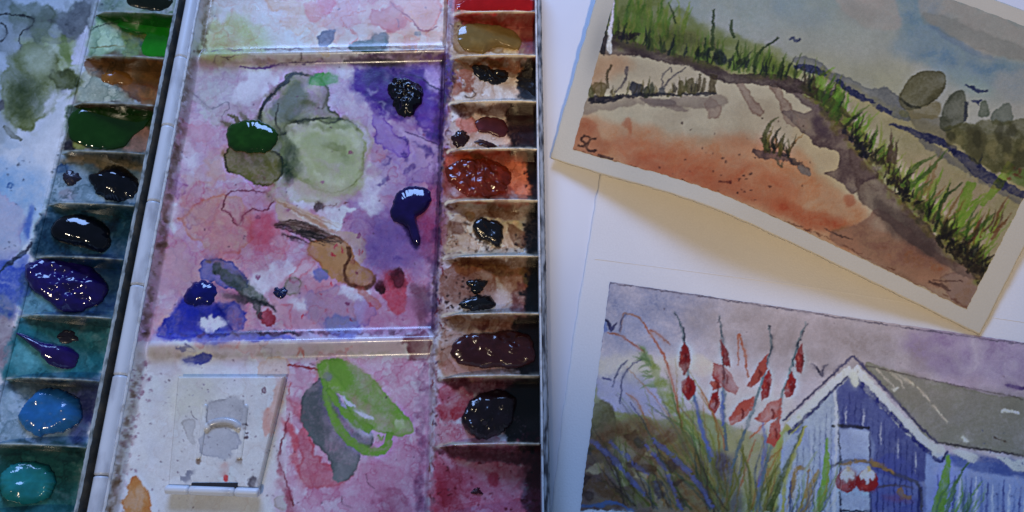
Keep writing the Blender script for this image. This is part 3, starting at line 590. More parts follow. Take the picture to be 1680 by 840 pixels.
A.wash([(-40, 330), (0, 318), (30, 335), (42, 352), (34, 400), (10, 440), (-40, 450)], (166, 166, 196), .85, .9, 1, 1.2, 5, op=.75)
A.wash([(44, 370), (54, 330), (52, 380), (44, 398)], (50, 92, 180), .9, .2, 1, 3, 3)
A.line([(54, 398), (40, 416), (16, 432), (-10, 455)], (4, 6, 5, 4), (48, 52, 80), .9, wp=2, f=.8)
A.wash([(-20, 440), (20, 432), (50, 408), (44, 460), (20, 510), (-20, 520)], (60, 92, 184), .9, .2, 2, 4, 7, flow=.9)
A.wash([(-20, 500), (10, 490), (20, 530), (0, 600), (-30, 600)], (130, 120, 140), .8, .2, 2, 5, 6, flow=.8)
A.wash([(14, 300), (22, 302), (20, 310), (12, 308)], (120, 150, 190), .8, 1.6, 1, .5, .5)
A.spots(14, (6, 250, 60, 420), (.8, 2), (80, 90, 120), .6, seed=4)
A.wash(star(31, 271, 3, 2.4, 2), (110, 120, 140), .8, .5, 1, .6, .5)
for k in range(10):
    y0, y1 = RY[k], RY[k + 1]; A.tide(np.array([(742 - 3 * k, y0), (884, y0), (886, y1), (738 - 3 * k, y1)], float), 3, 22, (130, 100, 84) if k < 8 else (150, 70, 100), .3, 500 + 5 * k, 4)
    y0, y1 = LY[k], LY[k + 1]; A.tide(np.array([(lx(y0), y0), (rx(y0), y0), (rx(y1), y1), (lx(y1), y1)], float), 2, 24, (80, 100, 110), .3, 600 + 5 * k, 4)
for k, (x0, c0, o0) in enumerate(((0, 0, 0), (858, (110, 24, 26), .6), (858, (30, 24, 26), .9), (840, (44, 18, 22), .9), (869, (34, 14, 12), .9), (870, (18, 13, 18), .95), (867, (20, 11, 13), .95), (850, (26, 11, 15), .9), (836, (22, 8, 15), .95), (866, (72, 18, 36), .7))):
    if k: y0, y1 = RY[k], RY[k + 1]; A.wash([(x0 + 6, y0 + 6), (880, y0 + 2), (892, y0 + 2), (892, y1 - 3), (x0 + 4, y1 - 4), (x0 - 2, (y0 + y1) / 2)], c0, 1, .1, 2, 1.5, 9, 9, op=o0, flow=.7, gran=.3); A.spots(14, (x0 - 10, y0 + 12, 884, y1 - 4), (1, 3.5), c0, 1, seed=700 + k, op=.8)
for i in range(8):                                    # stray hairs and bristles
    x, y = G_.uniform(240, 710), G_.uniform(20, 830); t_a = G_.rand() * 6.3; l_ = G_.uniform(10, 34); k_ = G_.uniform(-.8, .8)
    A.line([(x, y), (x + l_ * .5 * math.cos(t_a), y + l_ * .5 * math.sin(t_a)), (x + l_ * math.cos(t_a + k_), y + l_ * math.sin(t_a + k_))], .7, (90, 72, 96), .7, wp=.5)
A.spots(120, (240, 10, 715, 840), (.5, 1.6), (92, 66, 96), .8, seed=811); A.spots(20, (240, 100, 715, 560), (1.5, 4), (150, 110, 150), .5, seed=812, edge=1.5)
A.finish(1.3, .13, 70, .5, 1.22, .9)
# worn bright tops of the dividers
for k in range(11):
    y = RY[k]; xl = 746 - k * 3.2; xr = 880 + k * .6
    A.line([(xl, y + 4), (xl + 10, y - 1), (xl + 50, y - 3), (xr, y - 2)], (4, 5, 5, 4), (186, 182, 176), 1, op=.9 if k < 7 else .7, wp=.8, flow=.5)
    y = LY[k]; A.line([(lx(y) - 2, y + 2), (lx(y) + 10, y - 1.5), (lx(y) + 50, y - 2.5), (rx(y), y + 2)], (3, 4, 4, 3), (150, 160, 165), 1, op=.6, wp=.8, flow=.8)
for q_, c_ in ((star(-120, 60, 70, 50, 41, .4), (150, 160, 170)), (star(-110, 330, 60, 90, 42, .4), (150, 165, 200)), (star(-150, 560, 70, 80, 43, .4), (140, 150, 180)), (star(-90, 760, 50, 60, 44, .4), (150, 150, 170))): A.wash(q_, c_, .7, .8, 2, 1.5, 9, flow=.9)
# grime on the rim beside the hinge
for i in range(36):
    y = G_.uniform(-20, 850); x = 322 - .2 * y + G_.uniform(-14, 14)
    A.line([(x, y), (x - G_.uniform(-3, 5), y + G_.uniform(3, 16))], (1, G_.uniform(2, 5), 1), [(110, 116, 130), (90, 84, 80), (120, 100, 130)][i % 3], .6, wp=2)

# ------------------------------------------------------------------ watercolour of the dune path
B = Canvas(880, -260, 1900, 600, (194, 188, 176), (.57, .525, .405))
def along(pts, t):
    P = np.asarray(pts, float); L = np.concatenate([[0], np.cumsum(np.hypot(*np.diff(P, axis=0).T))])
    return np.array([np.interp(t * L[-1], L, P[:, 0]), np.interp(t * L[-1], L, P[:, 1])])
def blades(c, base, n, ln, ang, cols, wd, seed, d=.9, op=0, spread=14, curve=.25, jit=4):
    g = np.random.RandomState(seed)
    for i in range(n):
        p = along(base, g.rand()) + g.uniform(-jit, jit, 2)
        a = math.radians(ang + g.uniform(-spread, spread)); l = g.uniform(*ln); k = g.uniform(-curve, curve) * l
        q = p + np.array([math.cos(a), -math.sin(a)]) * l
        m = (p + q) / 2 + np.array([math.sin(a), math.cos(a)]) * k * .5
        w = g.uniform(*wd)
        c.line([p, m, q], (w * .8, w, .5), cols[g.randint(len(cols))], d * g.uniform(.7, 1.1), op=op, wp=.8, f=.4)
PIC1 = [(935, 250), (1013, -20), (1090, -240), (1900, 120), (1900, 500), (1590, 505), (1300, 370), (1120, 300)]
# sky
B.wash([(880, -260), (1900, -260), (1900, 600), (880, 600)], (158, 158, 142), .95, 0, 1, 1, 0, smooth=False, flow=.15, gran=.1)
B.wash([(1000, -260), (1900, -260), (1900, 60), (1600, 60), (1400, 60), (1200, 40), (1000, 0)], (140, 156, 166), .5, 0, 2, 30, 20, flow=.5)
B.wash([(1465, -40), (1530, -60), (1545, 30), (1560, 60), (1620, 100), (1700, 110), (1700, 160), (1600, 130), (1520, 100), (1460, 80), (1480, 50)], (112, 138, 166), .9, .1, 2, 9, 8, flow=.6)
B.wash([(1280, 0), (1320, 10), (1370, 40), (1330, 44), (1280, 24)], (130, 148, 168), .6, .1, 2, 9, 7)
B.wash([(1500, 60), (1560, 70), (1620, 130), (1600, 150), (1530, 110)], (128, 150, 170), .6, .1, 2, 12, 8)
B.wash([(1560, 110), (1650, 120), (1700, 160), (1650, 170), (1580, 150)], (134, 154, 170), .6, 0, 2, 14, 8)
B.wash([(1365, -40), (1450, -60), (1475, 10), (1478, 40), (1450, 48), (1410, 36), (1380, 10)], (168, 156, 142), .9, .1, 1, 2.5, 6, op=.8)
B.wash([(1380, 5), (1440, 20), (1420, 40), (1380, 34)], (140, 136, 124), .5, .1, 2, 8, 6)
B.wash([(1508, -4), (1530, -20), (1600, 10), (1700, 40), (1720, 95), (1660, 96), (1600, 84), (1545, 50), (1515, 28)], (160, 154, 142), .9, .2, 1, 2, 5, op=.85)
B.wash([(1510, 24), (1560, 32), (1640, 62), (1700, 90), (1640, 92), (1590, 76), (1540, 48)], (132, 132, 122), .6, .4, 1, 3, 5)
B.wash([(1520, 40), (1550, 56), (1600, 82), (1640, 96), (1600, 92), (1550, 64)], (112, 128, 144), .6, .4, 1, 2, 4)
B.wash([(1530, -10), (1580, 4), (1660, 34), (1700, 50), (1700, 40), (1600, -10)], (140, 152, 158), .6, .2, 2, 3, 4)
B.wash([(1630, 130), (1680, 120), (1800, 160), (1800, 220), (1680, 190), (1630, 160)], (168, 162, 150), .8, .1, 2, 6, 7, op=.6)
B.wash([(1300, 90), (1400, 100), (1500, 120), (1480, 160), (1400, 130), (1320, 110)], (158, 154, 118), .7, 0, 2, 14, 8)
B.wash([(1290, 20), (1440, 40), (1500, 120), (1400, 110), (1300, 80)], (168, 166, 148), .7, 0, 2, 16, 8, op=.5)
# sand
SAND = [(935, 252), (985, 80), (1040, 70), (1180, 110), (1320, 120), (1420, 160), (1520, 240), (1640, 320), (1900, 380), (1900, 600), (1300, 600)]
B.wash(SAND, (184, 170, 138), .97, .3, 1, 1.5, 3, op=1, flow=.1, gran=.05)
B.wash([(985, 90), (1100, 90), (1200, 120), (1180, 150), (990, 140)], (176, 160, 128), .6, .1, 2, 6, 6, flow=.4)
B.wash([(975, 95), (1020, 92), (1040, 110), (990, 135), (972, 140)], (174, 128, 84), .6, .1, 2, 8, 6)
B.wash([(1080, 190), (1200, 160), (1280, 180), (1300, 220), (1180, 230), (1090, 215)], (160, 142, 112), .3, .3, 2, 6, 9, flow=.9)
B.wash([(1310, 200), (1400, 210), (1420, 300), (1330, 300)], (182, 158, 112), .6, 0, 2, 9, 8)
# orange foreground
B.wash([(935, 254), (958, 190), (980, 196), (1040, 205), (1100, 222), (1200, 232), (1300, 250), (1360, 300), (1420, 350), (1400, 420), (1300, 375), (1120, 302)], (186, 128, 82), .85, .1, 2, 7, 8, flow=.5)
B.wash([(938, 252), (950, 200), (975, 205), (985, 230), (1000, 245), (980, 262)], (160, 86, 46), .7, .2, 2, 4, 5, flow=.5)
B.wash([(1005, 240), (1060, 232), (1140, 250), (1220, 262), (1300, 300), (1320, 330), (1250, 330), (1140, 300), (1040, 272)], (178, 100, 54), .75, .1, 2, 9, 9, flow=.8)
B.wash([(1040, 262), (1140, 280), (1260, 320), (1300, 350), (1180, 320), (1060, 285)], (166, 88, 48), .6, .1, 2, 8, 8, flow=.8)
B.wash([(1270, 330), (1330, 345), (1390, 365), (1360, 380), (1290, 355)], (168, 84, 40), .8, .1, 2, 5, 6, flow=.6)
B.wash([(1180, 215), (1230, 225), (1290, 250), (1250, 255), (1190, 240)], (176, 112, 68), .6, 0, 2, 9, 8)
B.wash([(1020, 205), (1030, 196), (1036, 220), (1026, 214)], (170, 96, 52), .6, .3, 1, 1.5, 4)
B.wash([(1385, 325), (1400, 322), (1404, 336), (1388, 340)], (160, 82, 44), .8, .2, 1, 2, 3)
B.wash([(1430, 400), (1500, 405), (1560, 440), (1530, 450), (1450, 425)], (156, 78, 38), .8, .1, 2, 6, 6, flow=.6)
# lower right, grey-mauve path corner
B.wash([(1360, 385), (1420, 362), (1440, 345), (1480, 370), (1560, 430), (1612, 440), (1605, 500), (1570, 500), (1480, 455), (1400, 415)], (140, 104, 84), .85, .8, 1, 1, 4, flow=.5)
B.wash([(1360, 388), (1400, 370), (1460, 390), (1520, 430), (1560, 470), (1500, 460), (1430, 425)], (156, 108, 78), .6, .2, 2, 5, 5)
B.wash([(1545, 455), (1600, 448), (1612, 480), (1590, 505), (1560, 490)], (140, 112, 100), .8, .8, 1, .9, 3)
B.line([(1525, 462), (1545, 470), (1560, 478)], (2, 6, 2), (92, 66, 56), .8, wp=2)
B.line([(1530, 460), (1580, 462)], 1.5, (92, 60, 50), .8)
# purple shadow of the path
B.wash([(986, 88), (988, 62), (1003, 56), (1030, 62), (1060, 78), (1110, 90), (1160, 104), (1200, 120), (1290, 126), (1350, 150), (1400, 195), (1330, 160), (1290, 150), (1230, 138), (1175, 132), (1130, 110), (1080, 100), (1030, 92)], (80, 62, 60), 1.1, .5, 1, .9, 3, flow=.5)
B.wash([(1000, 66), (1060, 76), (1130, 98), (1200, 118), (1180, 124), (1100, 96), (1040, 84)], (62, 44, 44), .7, .2, 2, 3, 4, flow=.7)
B.wash([(1270, 138), (1330, 160), (1380, 200), (1410, 240), (1440, 290), (1420, 300), (1400, 320), (1380, 300), (1352, 286), (1372, 280), (1374, 250), (1335, 235), (1300, 200), (1284, 180), (1320, 186), (1330, 180), (1305, 160)], (100, 80, 78), 1.0, .6, 1, .9, 3, flow=.5)
B.wash([(1330, 195), (1350, 200), (1360, 225), (1340, 220)], (70, 50, 60), .8, .1, 2, 4, 4)
B.wash([(1396, 245), (1440, 290), (1500, 350), (1560, 410), (1610, 440), (1600, 460), (1540, 430), (1470, 380), (1430, 340), (1410, 320)], (106, 86, 76), 1.0, .5, 1, 1, 4, flow=.5)
B.wash([(1430, 320), (1500, 370), (1560, 420), (1540, 430), (1460, 375)], (72, 56, 52), .6, .1, 2, 5, 5, flow=.8)
for p, w in (([(1212, 132), (1225, 155), (1240, 178), (1250, 188)], (10, 12, 15, 13)), ([(1268, 140), (1284, 165), (1300, 195), (1325, 205)], (14, 12, 22, 16)), ([(1160, 165), (1172, 180), (1168, 195)], (16, 24, 10))):
    B.line(p, w, (142, 118, 100), .8, edge=.8, f=.8, wp=2)
B.wash([(962, 160), (1060, 162), (1180, 158), (1186, 175), (1150, 180), (1080, 172), (1010, 178), (958, 190)], (132, 114, 98), .75, .4, 1, 1.2, 5, flow=.6)
B.wash([(1050, 160), (1100, 165), (1110, 175), (1090, 176), (1060, 168)], (112, 96, 88), .7, .4, 1, 1, 3)
B.wash([(1070, 175), (1100, 172), (1130, 182), (1112, 182), (1100, 178)], (126, 108, 96), .6, .4, 1, .8, 2)
# upper left grass
B.wash([(1006, 0), (1020, -20), (1080, -40), (1100, 20), (1200, 55), (1280, 88), (1320, 118), (1290, 128), (1180, 112), (1080, 86), (1004, 62)], (131, 134, 63), .75, .1, 2, 5, 6, flow=.6)
B.wash([(1004, 30), (1100, 45), (1180, 75), (1180, 112), (1080, 86), (1004, 62)], (87, 88, 37), .7, .1, 2, 6, 6, flow=.8)
B.wash([(1006, -10), (1060, -30), (1110, 20), (1180, 50), (1260, 90), (1310, 122), (1240, 124), (1140, 100), (1060, 82), (1005, 64)], (107, 117, 46), .8, .1, 2, 4, 12, 9, flow=1)
GR1 = [(1006, 62), (1080, 84), (1180, 110), (1300, 132)]
blades(B, GR1, 120, (18, 54), 84, [(117, 141, 39), (97, 124, 30), (136, 153, 57), (85, 105, 33)], (2, 6), 1, .8)
blades(B, [(1005, 40), (1120, 70)], 34, (40, 78), 84, [(112, 139, 33), (90, 120, 24), (134, 151, 48)], (3, 8), 2, .8)
blades(B, GR1, 40, (12, 40), 84, [(48, 57, 24), (61, 72, 28), (36, 44, 36)], (1.5, 5), 3, .9)
blades(B, [(1200, 110), (1330, 135)], 30, (14, 44), 66, [(87, 100, 33), (112, 129, 48), (44, 56, 40)], (1.5, 4), 4, .85)
for p, w in (([(1110, 40), (1104, 22), (1097, 4)], (3, 3, 1.5)), ([(1168, 84), (1170, 50), (1172, 16)], (5, 5, 2)), ([(1150, 86), (1156, 96), (1158, 60)], (4, 5, 3)), ([(1205, 62), (1200, 48), (1201, 32)], (4, 6, 3)), ([(1236, 110), (1248, 84), (1278, 62)], (5, 4, 3)), ([(1216, 106), (1210, 84), (1212, 66)], (6, 5, 2))):
    B.line(p, w, (63, 79, 28), 1, wp=1)
blades(B, [(1140, 92), (1290, 126)], 24, (8, 18), 84, [(44, 50, 56), (52, 56, 36)], (3, 7), 5, .9, spread=40)
B.wash([(1172, 92), (1186, 84), (1194, 100), (1180, 106)], (44, 52, 64), .9, .3, 1, 1, 3)
B.spots(9, (1004, 52, 1050, 66), (3, 6), (48, 34, 40), .9, seed=6)
# masked white strip and dark edge at the left border
B.line([(999, 88), (1001, 60), (1005, 30), (1007, 0)], (5, 6, 4, 3), (194, 188, 176), 1, op=.97, wp=2)
B.line([(988, 90), (993, 60), (999, 26)], (10, 6, 2), (50, 42, 40), 1, wp=1.5)
# small grass strip
B.line([(966, 163), (1010, 160), (1060, 156), (1110, 156), (1176, 153)], (6, 7, 5, 4, 6), (38, 32, 44), 1, wp=2)
B.line([(968, 168), (1000, 166), (1020, 160)], (3, 5, 3), (30, 26, 40), .9, wp=2)
for x, y, w, h, c in ((970, 148, 5, 10, (84, 84, 34)), (984, 146, 11, 15, (100, 84, 40)), (1044, 146, 10, 12, (44, 48, 62)), (1062, 150, 6, 9, (60, 62, 40)), (1086, 150, 6, 6, (60, 66, 72)), (1118, 146, 7, 13, (92, 84, 30)), (1136, 144, 8, 14, (84, 74, 30)), (1070, 148, 4, 12, (84, 84, 60))):
    B.wash(star(x, y, w, h, x, .3), c, .95, .4, 1, .8, 2)
blades(B, [(968, 160), (1176, 152)], 30, (10, 28), 82, [(92, 88, 40), (70, 62, 44), (112, 98, 50)], (1.5, 4), 7, .8)
for p, w in (([(1168, 152), (1170, 135), (1171, 122)], (12, 11, 10)), ([(1146, 150), (1150, 122)], (6, 5)), ([(1154, 152), (1157, 128)], (5, 4)), ([(1010, 152), (1024, 136), (1030, 110)], (3, 3, 5)), ([(1090, 142), (1104, 126), (1126, 112)], (3, 2, 2)), ([(998, 146), (996, 124), (1004, 106)], (5, 4, 4)), ([(1086, 148), (1088, 125), (1100, 111), (1102, 118)], (3, 2, 2, 2))):
    B.line(p, w, (92, 78, 44) if w[0] > 4 else (104, 94, 90), .95, wp=1)
# tuft and stones
B.line([(1234, 248), (1252, 254), (1275, 256), (1300, 264)], (8, 14, 10, 6), (84, 68, 66), .95, wp=2)
blades(B, [(1256, 250), (1296, 258)], 20, (14, 46), 80, [(120, 108, 40), (84, 80, 26), (60, 58, 24), (150, 110, 50)], (2, 5), 8, .95, spread=30)
B.line([(1262, 250), (1254, 228), (1262, 206), (1278, 192)], (8, 9, 6, 1), (78, 82, 28), 1, wp=1); B.line([(1270, 246), (1268, 230), (1282, 210)], (5, 5, 1), (40, 44, 20), 1)
B.line([(1285, 252), (1296, 262), (1310, 270), (1332, 290)], (4, 6, 12, 6), (48, 44, 48), .95, wp=3, dry=.25)
B.wash([(1312, 272), (1328, 278), (1330, 290), (1316, 284)], (140, 124, 108), .9, .4, 1, .8, 2, op=.8)
B.line([(1272, 262), (1284, 274), (1286, 266)], (3, 5, 3), (92, 84, 60), .8, wp=2)
# far field, trees and the blue ditch
B.wash([(1340, 110), (1420, 150), (1500, 190), (1560, 210), (1680, 230), (1900, 260), (1900, 420), (1640, 440), (1560, 350), (1470, 250), (1400, 180)], (148, 138, 96), .95, .2, 1, 2, 4, op=.95, flow=.2)
B.wash([(1370, 140), (1420, 160), (1450, 200), (1480, 240), (1450, 240), (1400, 190)], (168, 160, 118), .7, .1, 2, 6, 6, op=.6)
B.wash([(1480, 250), (1560, 280), (1620, 330), (1640, 400), (1580, 380), (1500, 310)], (162, 146, 104), .7, .3, 2, 5, 7, op=.6)
B.wash([(1300, 98), (1318, 92), (1345, 104), (1370, 122), (1400, 130), (1430, 145), (1455, 144), (1478, 165), (1490, 200), (1440, 175), (1390, 150), (1360, 130), (1320, 112)], (112, 112, 110), .95, .5, 1, .8, 3, flow=.4)
B.wash([(1478, 160), (1500, 185), (1560, 200), (1540, 235), (1500, 205)], (110, 104, 84), .9, .4, 1, 1, 4)
for p, w in (([(1302, 108), (1330, 114), (1356, 122)], (6, 12, 4)), ([(1374, 130), (1390, 146), (1412, 160), (1436, 168)], (7, 9, 10, 4)), ([(1438, 176), (1464, 188)], (6, 8)), ([(1460, 203), (1500, 218), (1540, 232), (1570, 250)], (4, 8, 14, 10)), ([(1560, 246), (1584, 262), (1612, 285), (1650, 306), (1690, 325), (1760, 350)], (8, 22, 16, 12, 14, 14))):
    B.line(p, w, (34, 40, 86), 1, wp=2.5, f=.6)
B.line([(1510, 230), (1560, 262), (1620, 296), (1690, 340)], (8, 12, 14, 12), (96, 94, 92), .7, wp=4, f=1)
B.line([(1606, 276), (1612, 252)], (6, 3), (40, 44, 80), .9)
B.wash([(1476, 165), (1486, 138), (1510, 120), (1530, 116), (1548, 118), (1553, 135), (1545, 156), (1528, 170), (1508, 178), (1488, 180)], (98, 92, 56), 1.0, .7, 1, .7, 2, flow=.5)
B.wash([(1484, 165), (1496, 140), (1524, 132), (1536, 150), (1516, 168)], (112, 106, 70), .6, .1, 2, 5, 4, op=.5)
B.line([(1478, 162), (1492, 174), (1512, 178)], (4, 5, 3), (56, 56, 40), .9)
B.wash([(1478, 182), (1500, 180), (1540, 166), (1536, 194), (1490, 194)], (120, 108, 66), .85, .4, 1, 1, 3)
B.wash([(1543, 200), (1550, 172), (1566, 152), (1582, 150), (1586, 164), (1586, 195), (1566, 212), (1548, 216)], (82, 84, 62), 1.0, .5, 1, .8, 2, flow=.5)
B.line([(1586, 166), (1584, 200)], (5, 4), (48, 52, 70), .8)
B.wash([(1608, 190), (1612, 170), (1620, 168), (1624, 190)], (96, 104, 84), .9, .5, 1, .8, 2)
B.wash([(1624, 192), (1640, 176), (1656, 170), (1660, 200), (1640, 206)], (92, 100, 84), .9, .4, 1, .8, 3)
B.wash([(1550, 215), (1580, 200), (1620, 202), (1660, 198), (1700, 200), (1900, 230), (1900, 320), (1700, 300), (1620, 275), (1580, 250)], (92, 90, 50), .95, .4, 1, 1, 5, flow=.7)
B.wash([(1590, 210), (1620, 220), (1610, 260), (1590, 250)], (70, 66, 36), .7, .2, 2, 3, 5)
for x, y, s in ((1604, 226, 9), (1650, 235, 12), (1640, 215, 8), (1672, 262, 12), (1560, 228, 8), (1660, 215, 7)):
    B.wash(star(x, y, s, s * 1.4, int(x), .4), (58, 56, 30), .7, .3, 1, 2, 4)
for x, y, s in ((1570, 232, 9), (1625, 245, 12), (1685, 240, 9), (1655, 265, 9)):
    B.wash(star(x, y, s, s, int(x), .4), (140, 130, 80), .7, .3, 1, 2, 4, op=.5)
B.wash([(1650, 285), (1700, 280), (1700, 310), (1660, 300)], (84, 108, 30), .9, .3, 1, 1.5, 4)
B.spots(7, (1655, 275, 1680, 300), (2, 4), (128, 70, 40), .9, seed=13)
# diagonal grass
GR2 = [(1322, 140), (1372, 190), (1420, 240), (1470, 300), (1530, 365), (1590, 420), (1625, 455)]
B.line(GR2, (14, 20, 22, 18, 22, 30, 30), (64, 56, 36), .8, wp=8, f=1.5, flow=.9)
B.line(GR2, (20, 30, 34, 30, 36, 44, 40), (117, 124, 44), .7, wp=10, f=3, flow=1)
blades(B, GR2, 130, (18, 56), 62, [(112, 148, 30), (131, 163, 44), (87, 115, 28), (141, 148, 66)], (2, 7), 9, .9, spread=26, jit=8)
blades(B, GR2, 70, (12, 38), 66, [(40, 44, 26), (58, 50, 34), (34, 34, 44), (72, 56, 44)], (2, 6), 10, .95, spread=30, jit=8)
blades(B, [(1480, 300), (1560, 380), (1640, 430)], 34, (40, 96), 56, [(117, 158, 26), (134, 168, 44), (73, 100, 28), (140, 116, 70)], (3, 8), 14, .9, spread=18, jit=10)
blades(B, [(1590, 400), (1650, 380)], 18, (20, 60), 62, [(120, 84, 44), (126, 141, 55), (92, 62, 44)], (2, 6), 15, .9, jit=16)
blades(B, [(1345, 165), (1372, 205)], 18, (30, 70), 76, [(107, 146, 30), (126, 156, 48)], (4, 9), 16, .95)
for p, w in (([(1552, 388), (1540, 350), (1560, 300)], (4, 4, 2)), ([(1534, 380), (1548, 330), (1580, 300)], (5, 6, 3)), ([(1595, 300), (1580, 340), (1566, 390)], (16, 16, 8)), ([(1660, 268), (1640, 300), (1610, 340)], (14, 14, 6))):
    B.line(p, w, (60, 84, 30) if w[0] < 6 else (119, 153, 33), .95, wp=1.5)
blades(B, [(1385, 220), (1425, 262)], 26, (7, 18), 70, [(40, 36, 56), (46, 44, 40)], (3, 6), 17, .95, spread=60, jit=6)
blades(B, [(1440, 285), (1500, 335)], 26, (8, 20), 70, [(40, 36, 34), (56, 46, 34)], (3, 6), 18, .95, spread=60, jit=6)
blades(B, [(1540, 385), (1625, 455)], 50, (10, 30), 66, [(42, 36, 24), (60, 50, 24), (36, 30, 26), (102, 100, 33)], (4, 8), 19, .95, spread=60, jit=12)
B.line([(1560, 410), (1600, 440), (1618, 470)], (12, 24, 10), (46, 36, 24), .9, wp=5, dry=.2)
blades(B, [(1450, 262), (1466, 268)], 8, (24, 56), 82, [(104, 84, 66), (92, 76, 60)], (4, 7), 20, .95, spread=8)
# birds, specks, initials
for p in ([(1294, 66), (1300, 63), (1306, 68), (1314, 64)], [(1584, 140), (1596, 144), (1606, 150), (1622, 149)], [(1594, 165), (1604, 168), (1612, 164)]):
    B.line(p, (2, 5, 5, 2), (44, 52, 96), 1, wp=.8)
B.line([(1604, 168), (1606, 174)], (4, 1), (44, 52, 96), 1)
B.spots(46, (1070, 190, 1330, 340), (.7, 1.8), (64, 36, 34), 1, seed=22)
B.spots(8, (1180, 260, 1240, 320), (1.5, 2.6), (50, 30, 30), 1, seed=23)
B.line([(969, 226), (958, 224), (954, 230), (960, 235), (958, 240), (947, 239)], (3, 4, 4, 4, 4, 3), (92, 62, 44), 1, wp=.4)
B.line([(979, 227), (969, 230), (963, 240), (968, 248), (980, 247)], (4, 4, 5, 4, 4), (92, 62, 44), 1, wp=.4)
B.line([(980, 256), (995, 260), (1005, 262)], (3, 6, 4), (92, 66, 56), .9, wp=2)
B.line([(1352, 376), (1380, 388), (1400, 394)], (1, 3, 1), (96, 72, 60), .8, wp=1)
B.line([(1180, 298), (1200, 300)], (3, 5), (110, 50, 30), .8)
# torn brush edge along the painted border
for i in range(60):
    t = G_.rand(); p = along([(939, 246), (1121, 298), (1299, 368), (1356, 389), (1585, 501)], t)
    B.line([p - (4, 1), p + (G_.uniform(2, 8), G_.uniform(0, 4))], (1, G_.uniform(1, 2.6), 1), (110, 70, 48), .7, wp=1)

# ------------------------------------------------------------------ watercolour of the beach hut
D = Canvas(880, 420, 1900, 1010, (194, 192, 208), .78)
D.G2 = D.alb / s2l((146, 157, 186)); D.yr = (540, 680); D.lf = .5; B.lf = .5
D.wash([(880, 420), (1900, 420), (1900, 1010), (880, 1010)], (140, 140, 162), .95, 0, 1, 1, 0, smooth=False, flow=.15)
D.wash([(980, 460), (1080, 470), (1200, 500), (1120, 560), (1000, 560)], (124, 128, 160), .6, .1, 2, 14, 9, flow=.7, gran=.3)
D.wash([(1150, 500), (1400, 530), (1560, 560), (1500, 620), (1300, 600), (1180, 560)], (136, 124, 126), .7, .1, 2, 20, 12, flow=.5)
D.wash([(1500, 540), (1900, 590), (1900, 660), (1700, 660), (1560, 620)], (122, 108, 146), .8, .1, 2, 12, 9, flow=.6)
D.wash([(980, 590), (1040, 585), (1160, 590), (1170, 612), (1080, 616), (1040, 630), (985, 620)], (172, 168, 164), .9, .1, 2, 4, 6, op=.85)
D.wash([(1100, 590), (1180, 600), (1240, 620), (1300, 640), (1280, 720), (1160, 690), (1090, 640)], (156, 148, 158), .7, .1, 2, 8, 8, op=.6)
D.wash([(975, 622), (1060, 618), (1090, 650), (1080, 670), (975, 680)], (132, 136, 184), .85, .2, 2, 5, 7, flow=.5)
D.wash([(1140, 640), (1290, 650), (1290, 700), (1200, 705)], (166, 158, 168), .7, .1, 2, 6, 7, op=.6)
D.wash([(1480, 620), (1900, 640), (1900, 660), (1500, 650)], (150, 138, 156), .7, .1, 2, 8, 7, op=.6)
# dark corner edges
D.line([(1000, 464), (1120, 482), (1320, 512), (1500, 540), (1700, 568)], 2, (92, 84, 104), .7, wp=1)
D.line([(1000, 464), (992, 520), (976, 640), (966, 720), (950, 840)], (2.5, 1.5, 2), (84, 90, 130), .8, wp=1)
# bank of foliage
D.wash([(972, 660), (984, 654), (998, 664), (1010, 676), (1040, 680), (1080, 690), (1150, 676), (1190, 690), (1240, 712), (1280, 715), (1320, 700), (1330, 1010), (930, 1010)], (112, 120, 88), .95, .3, 2, 1.5, 5, flow=.5, op=.9)
D.wash([(970, 668), (1000, 660), (1012, 690), (1000, 740), (964, 760)], (74, 72, 56), .9, .4, 1, 1.2, 5, flow=.6)
D.wash([(960, 730), (1010, 690), (1080, 700), (1140, 740), (1160, 860), (940, 880)], (92, 72, 56), .9, .2, 2, 5, 8, flow=.8)
D.wash([(958, 770), (1010, 750), (1050, 790), (1060, 860), (940, 870)], (66, 54, 66), .7, .2, 2, 7, 8, flow=.9)
D.wash([(1000, 690), (1050, 682), (1070, 700), (1020, 715)], (104, 112, 78), .7, .8, 1, 1, 4)
D.wash([(1290, 700), (1320, 690), (1316, 760), (1290, 820), (1270, 840), (1262, 780)], (122, 130, 56), .9, .3, 2, 2, 4, op=.8)
D.wash([(1120, 690), (1180, 690), (1190, 720), (1140, 740)], (112, 128, 96), .7, .6, 1, 1.2, 5)
D.wash([(1190, 720), (1270, 720), (1262, 800), (1200, 800)], (136, 134, 112), .7, .3, 1, 2, 5, op=.7)
D.wash([(1170, 750), (1200, 745), (1216, 850), (1180, 850)], (66, 60, 92), .8, .1, 2, 6, 5, flow=.8)
D.wash([(1010, 770), (1026, 764), (1030, 790), (1014, 796)], (160, 150, 140), .8, .2, 1, 1.5, 5, op=.7)
for i in range(36):
    x, y = G_.uniform(955, 1150), G_.uniform(710, 850)
    D.wash(star(x, y, G_.uniform(5, 15), G_.uniform(4, 10), i, .5), [(52, 42, 44), (72, 56, 40), (84, 92, 60), (60, 60, 92), (120, 84, 56), (146, 140, 120)][i % 6], .8, .4, 1, 1, 5, op=.5 if i % 6 == 5 else 0)
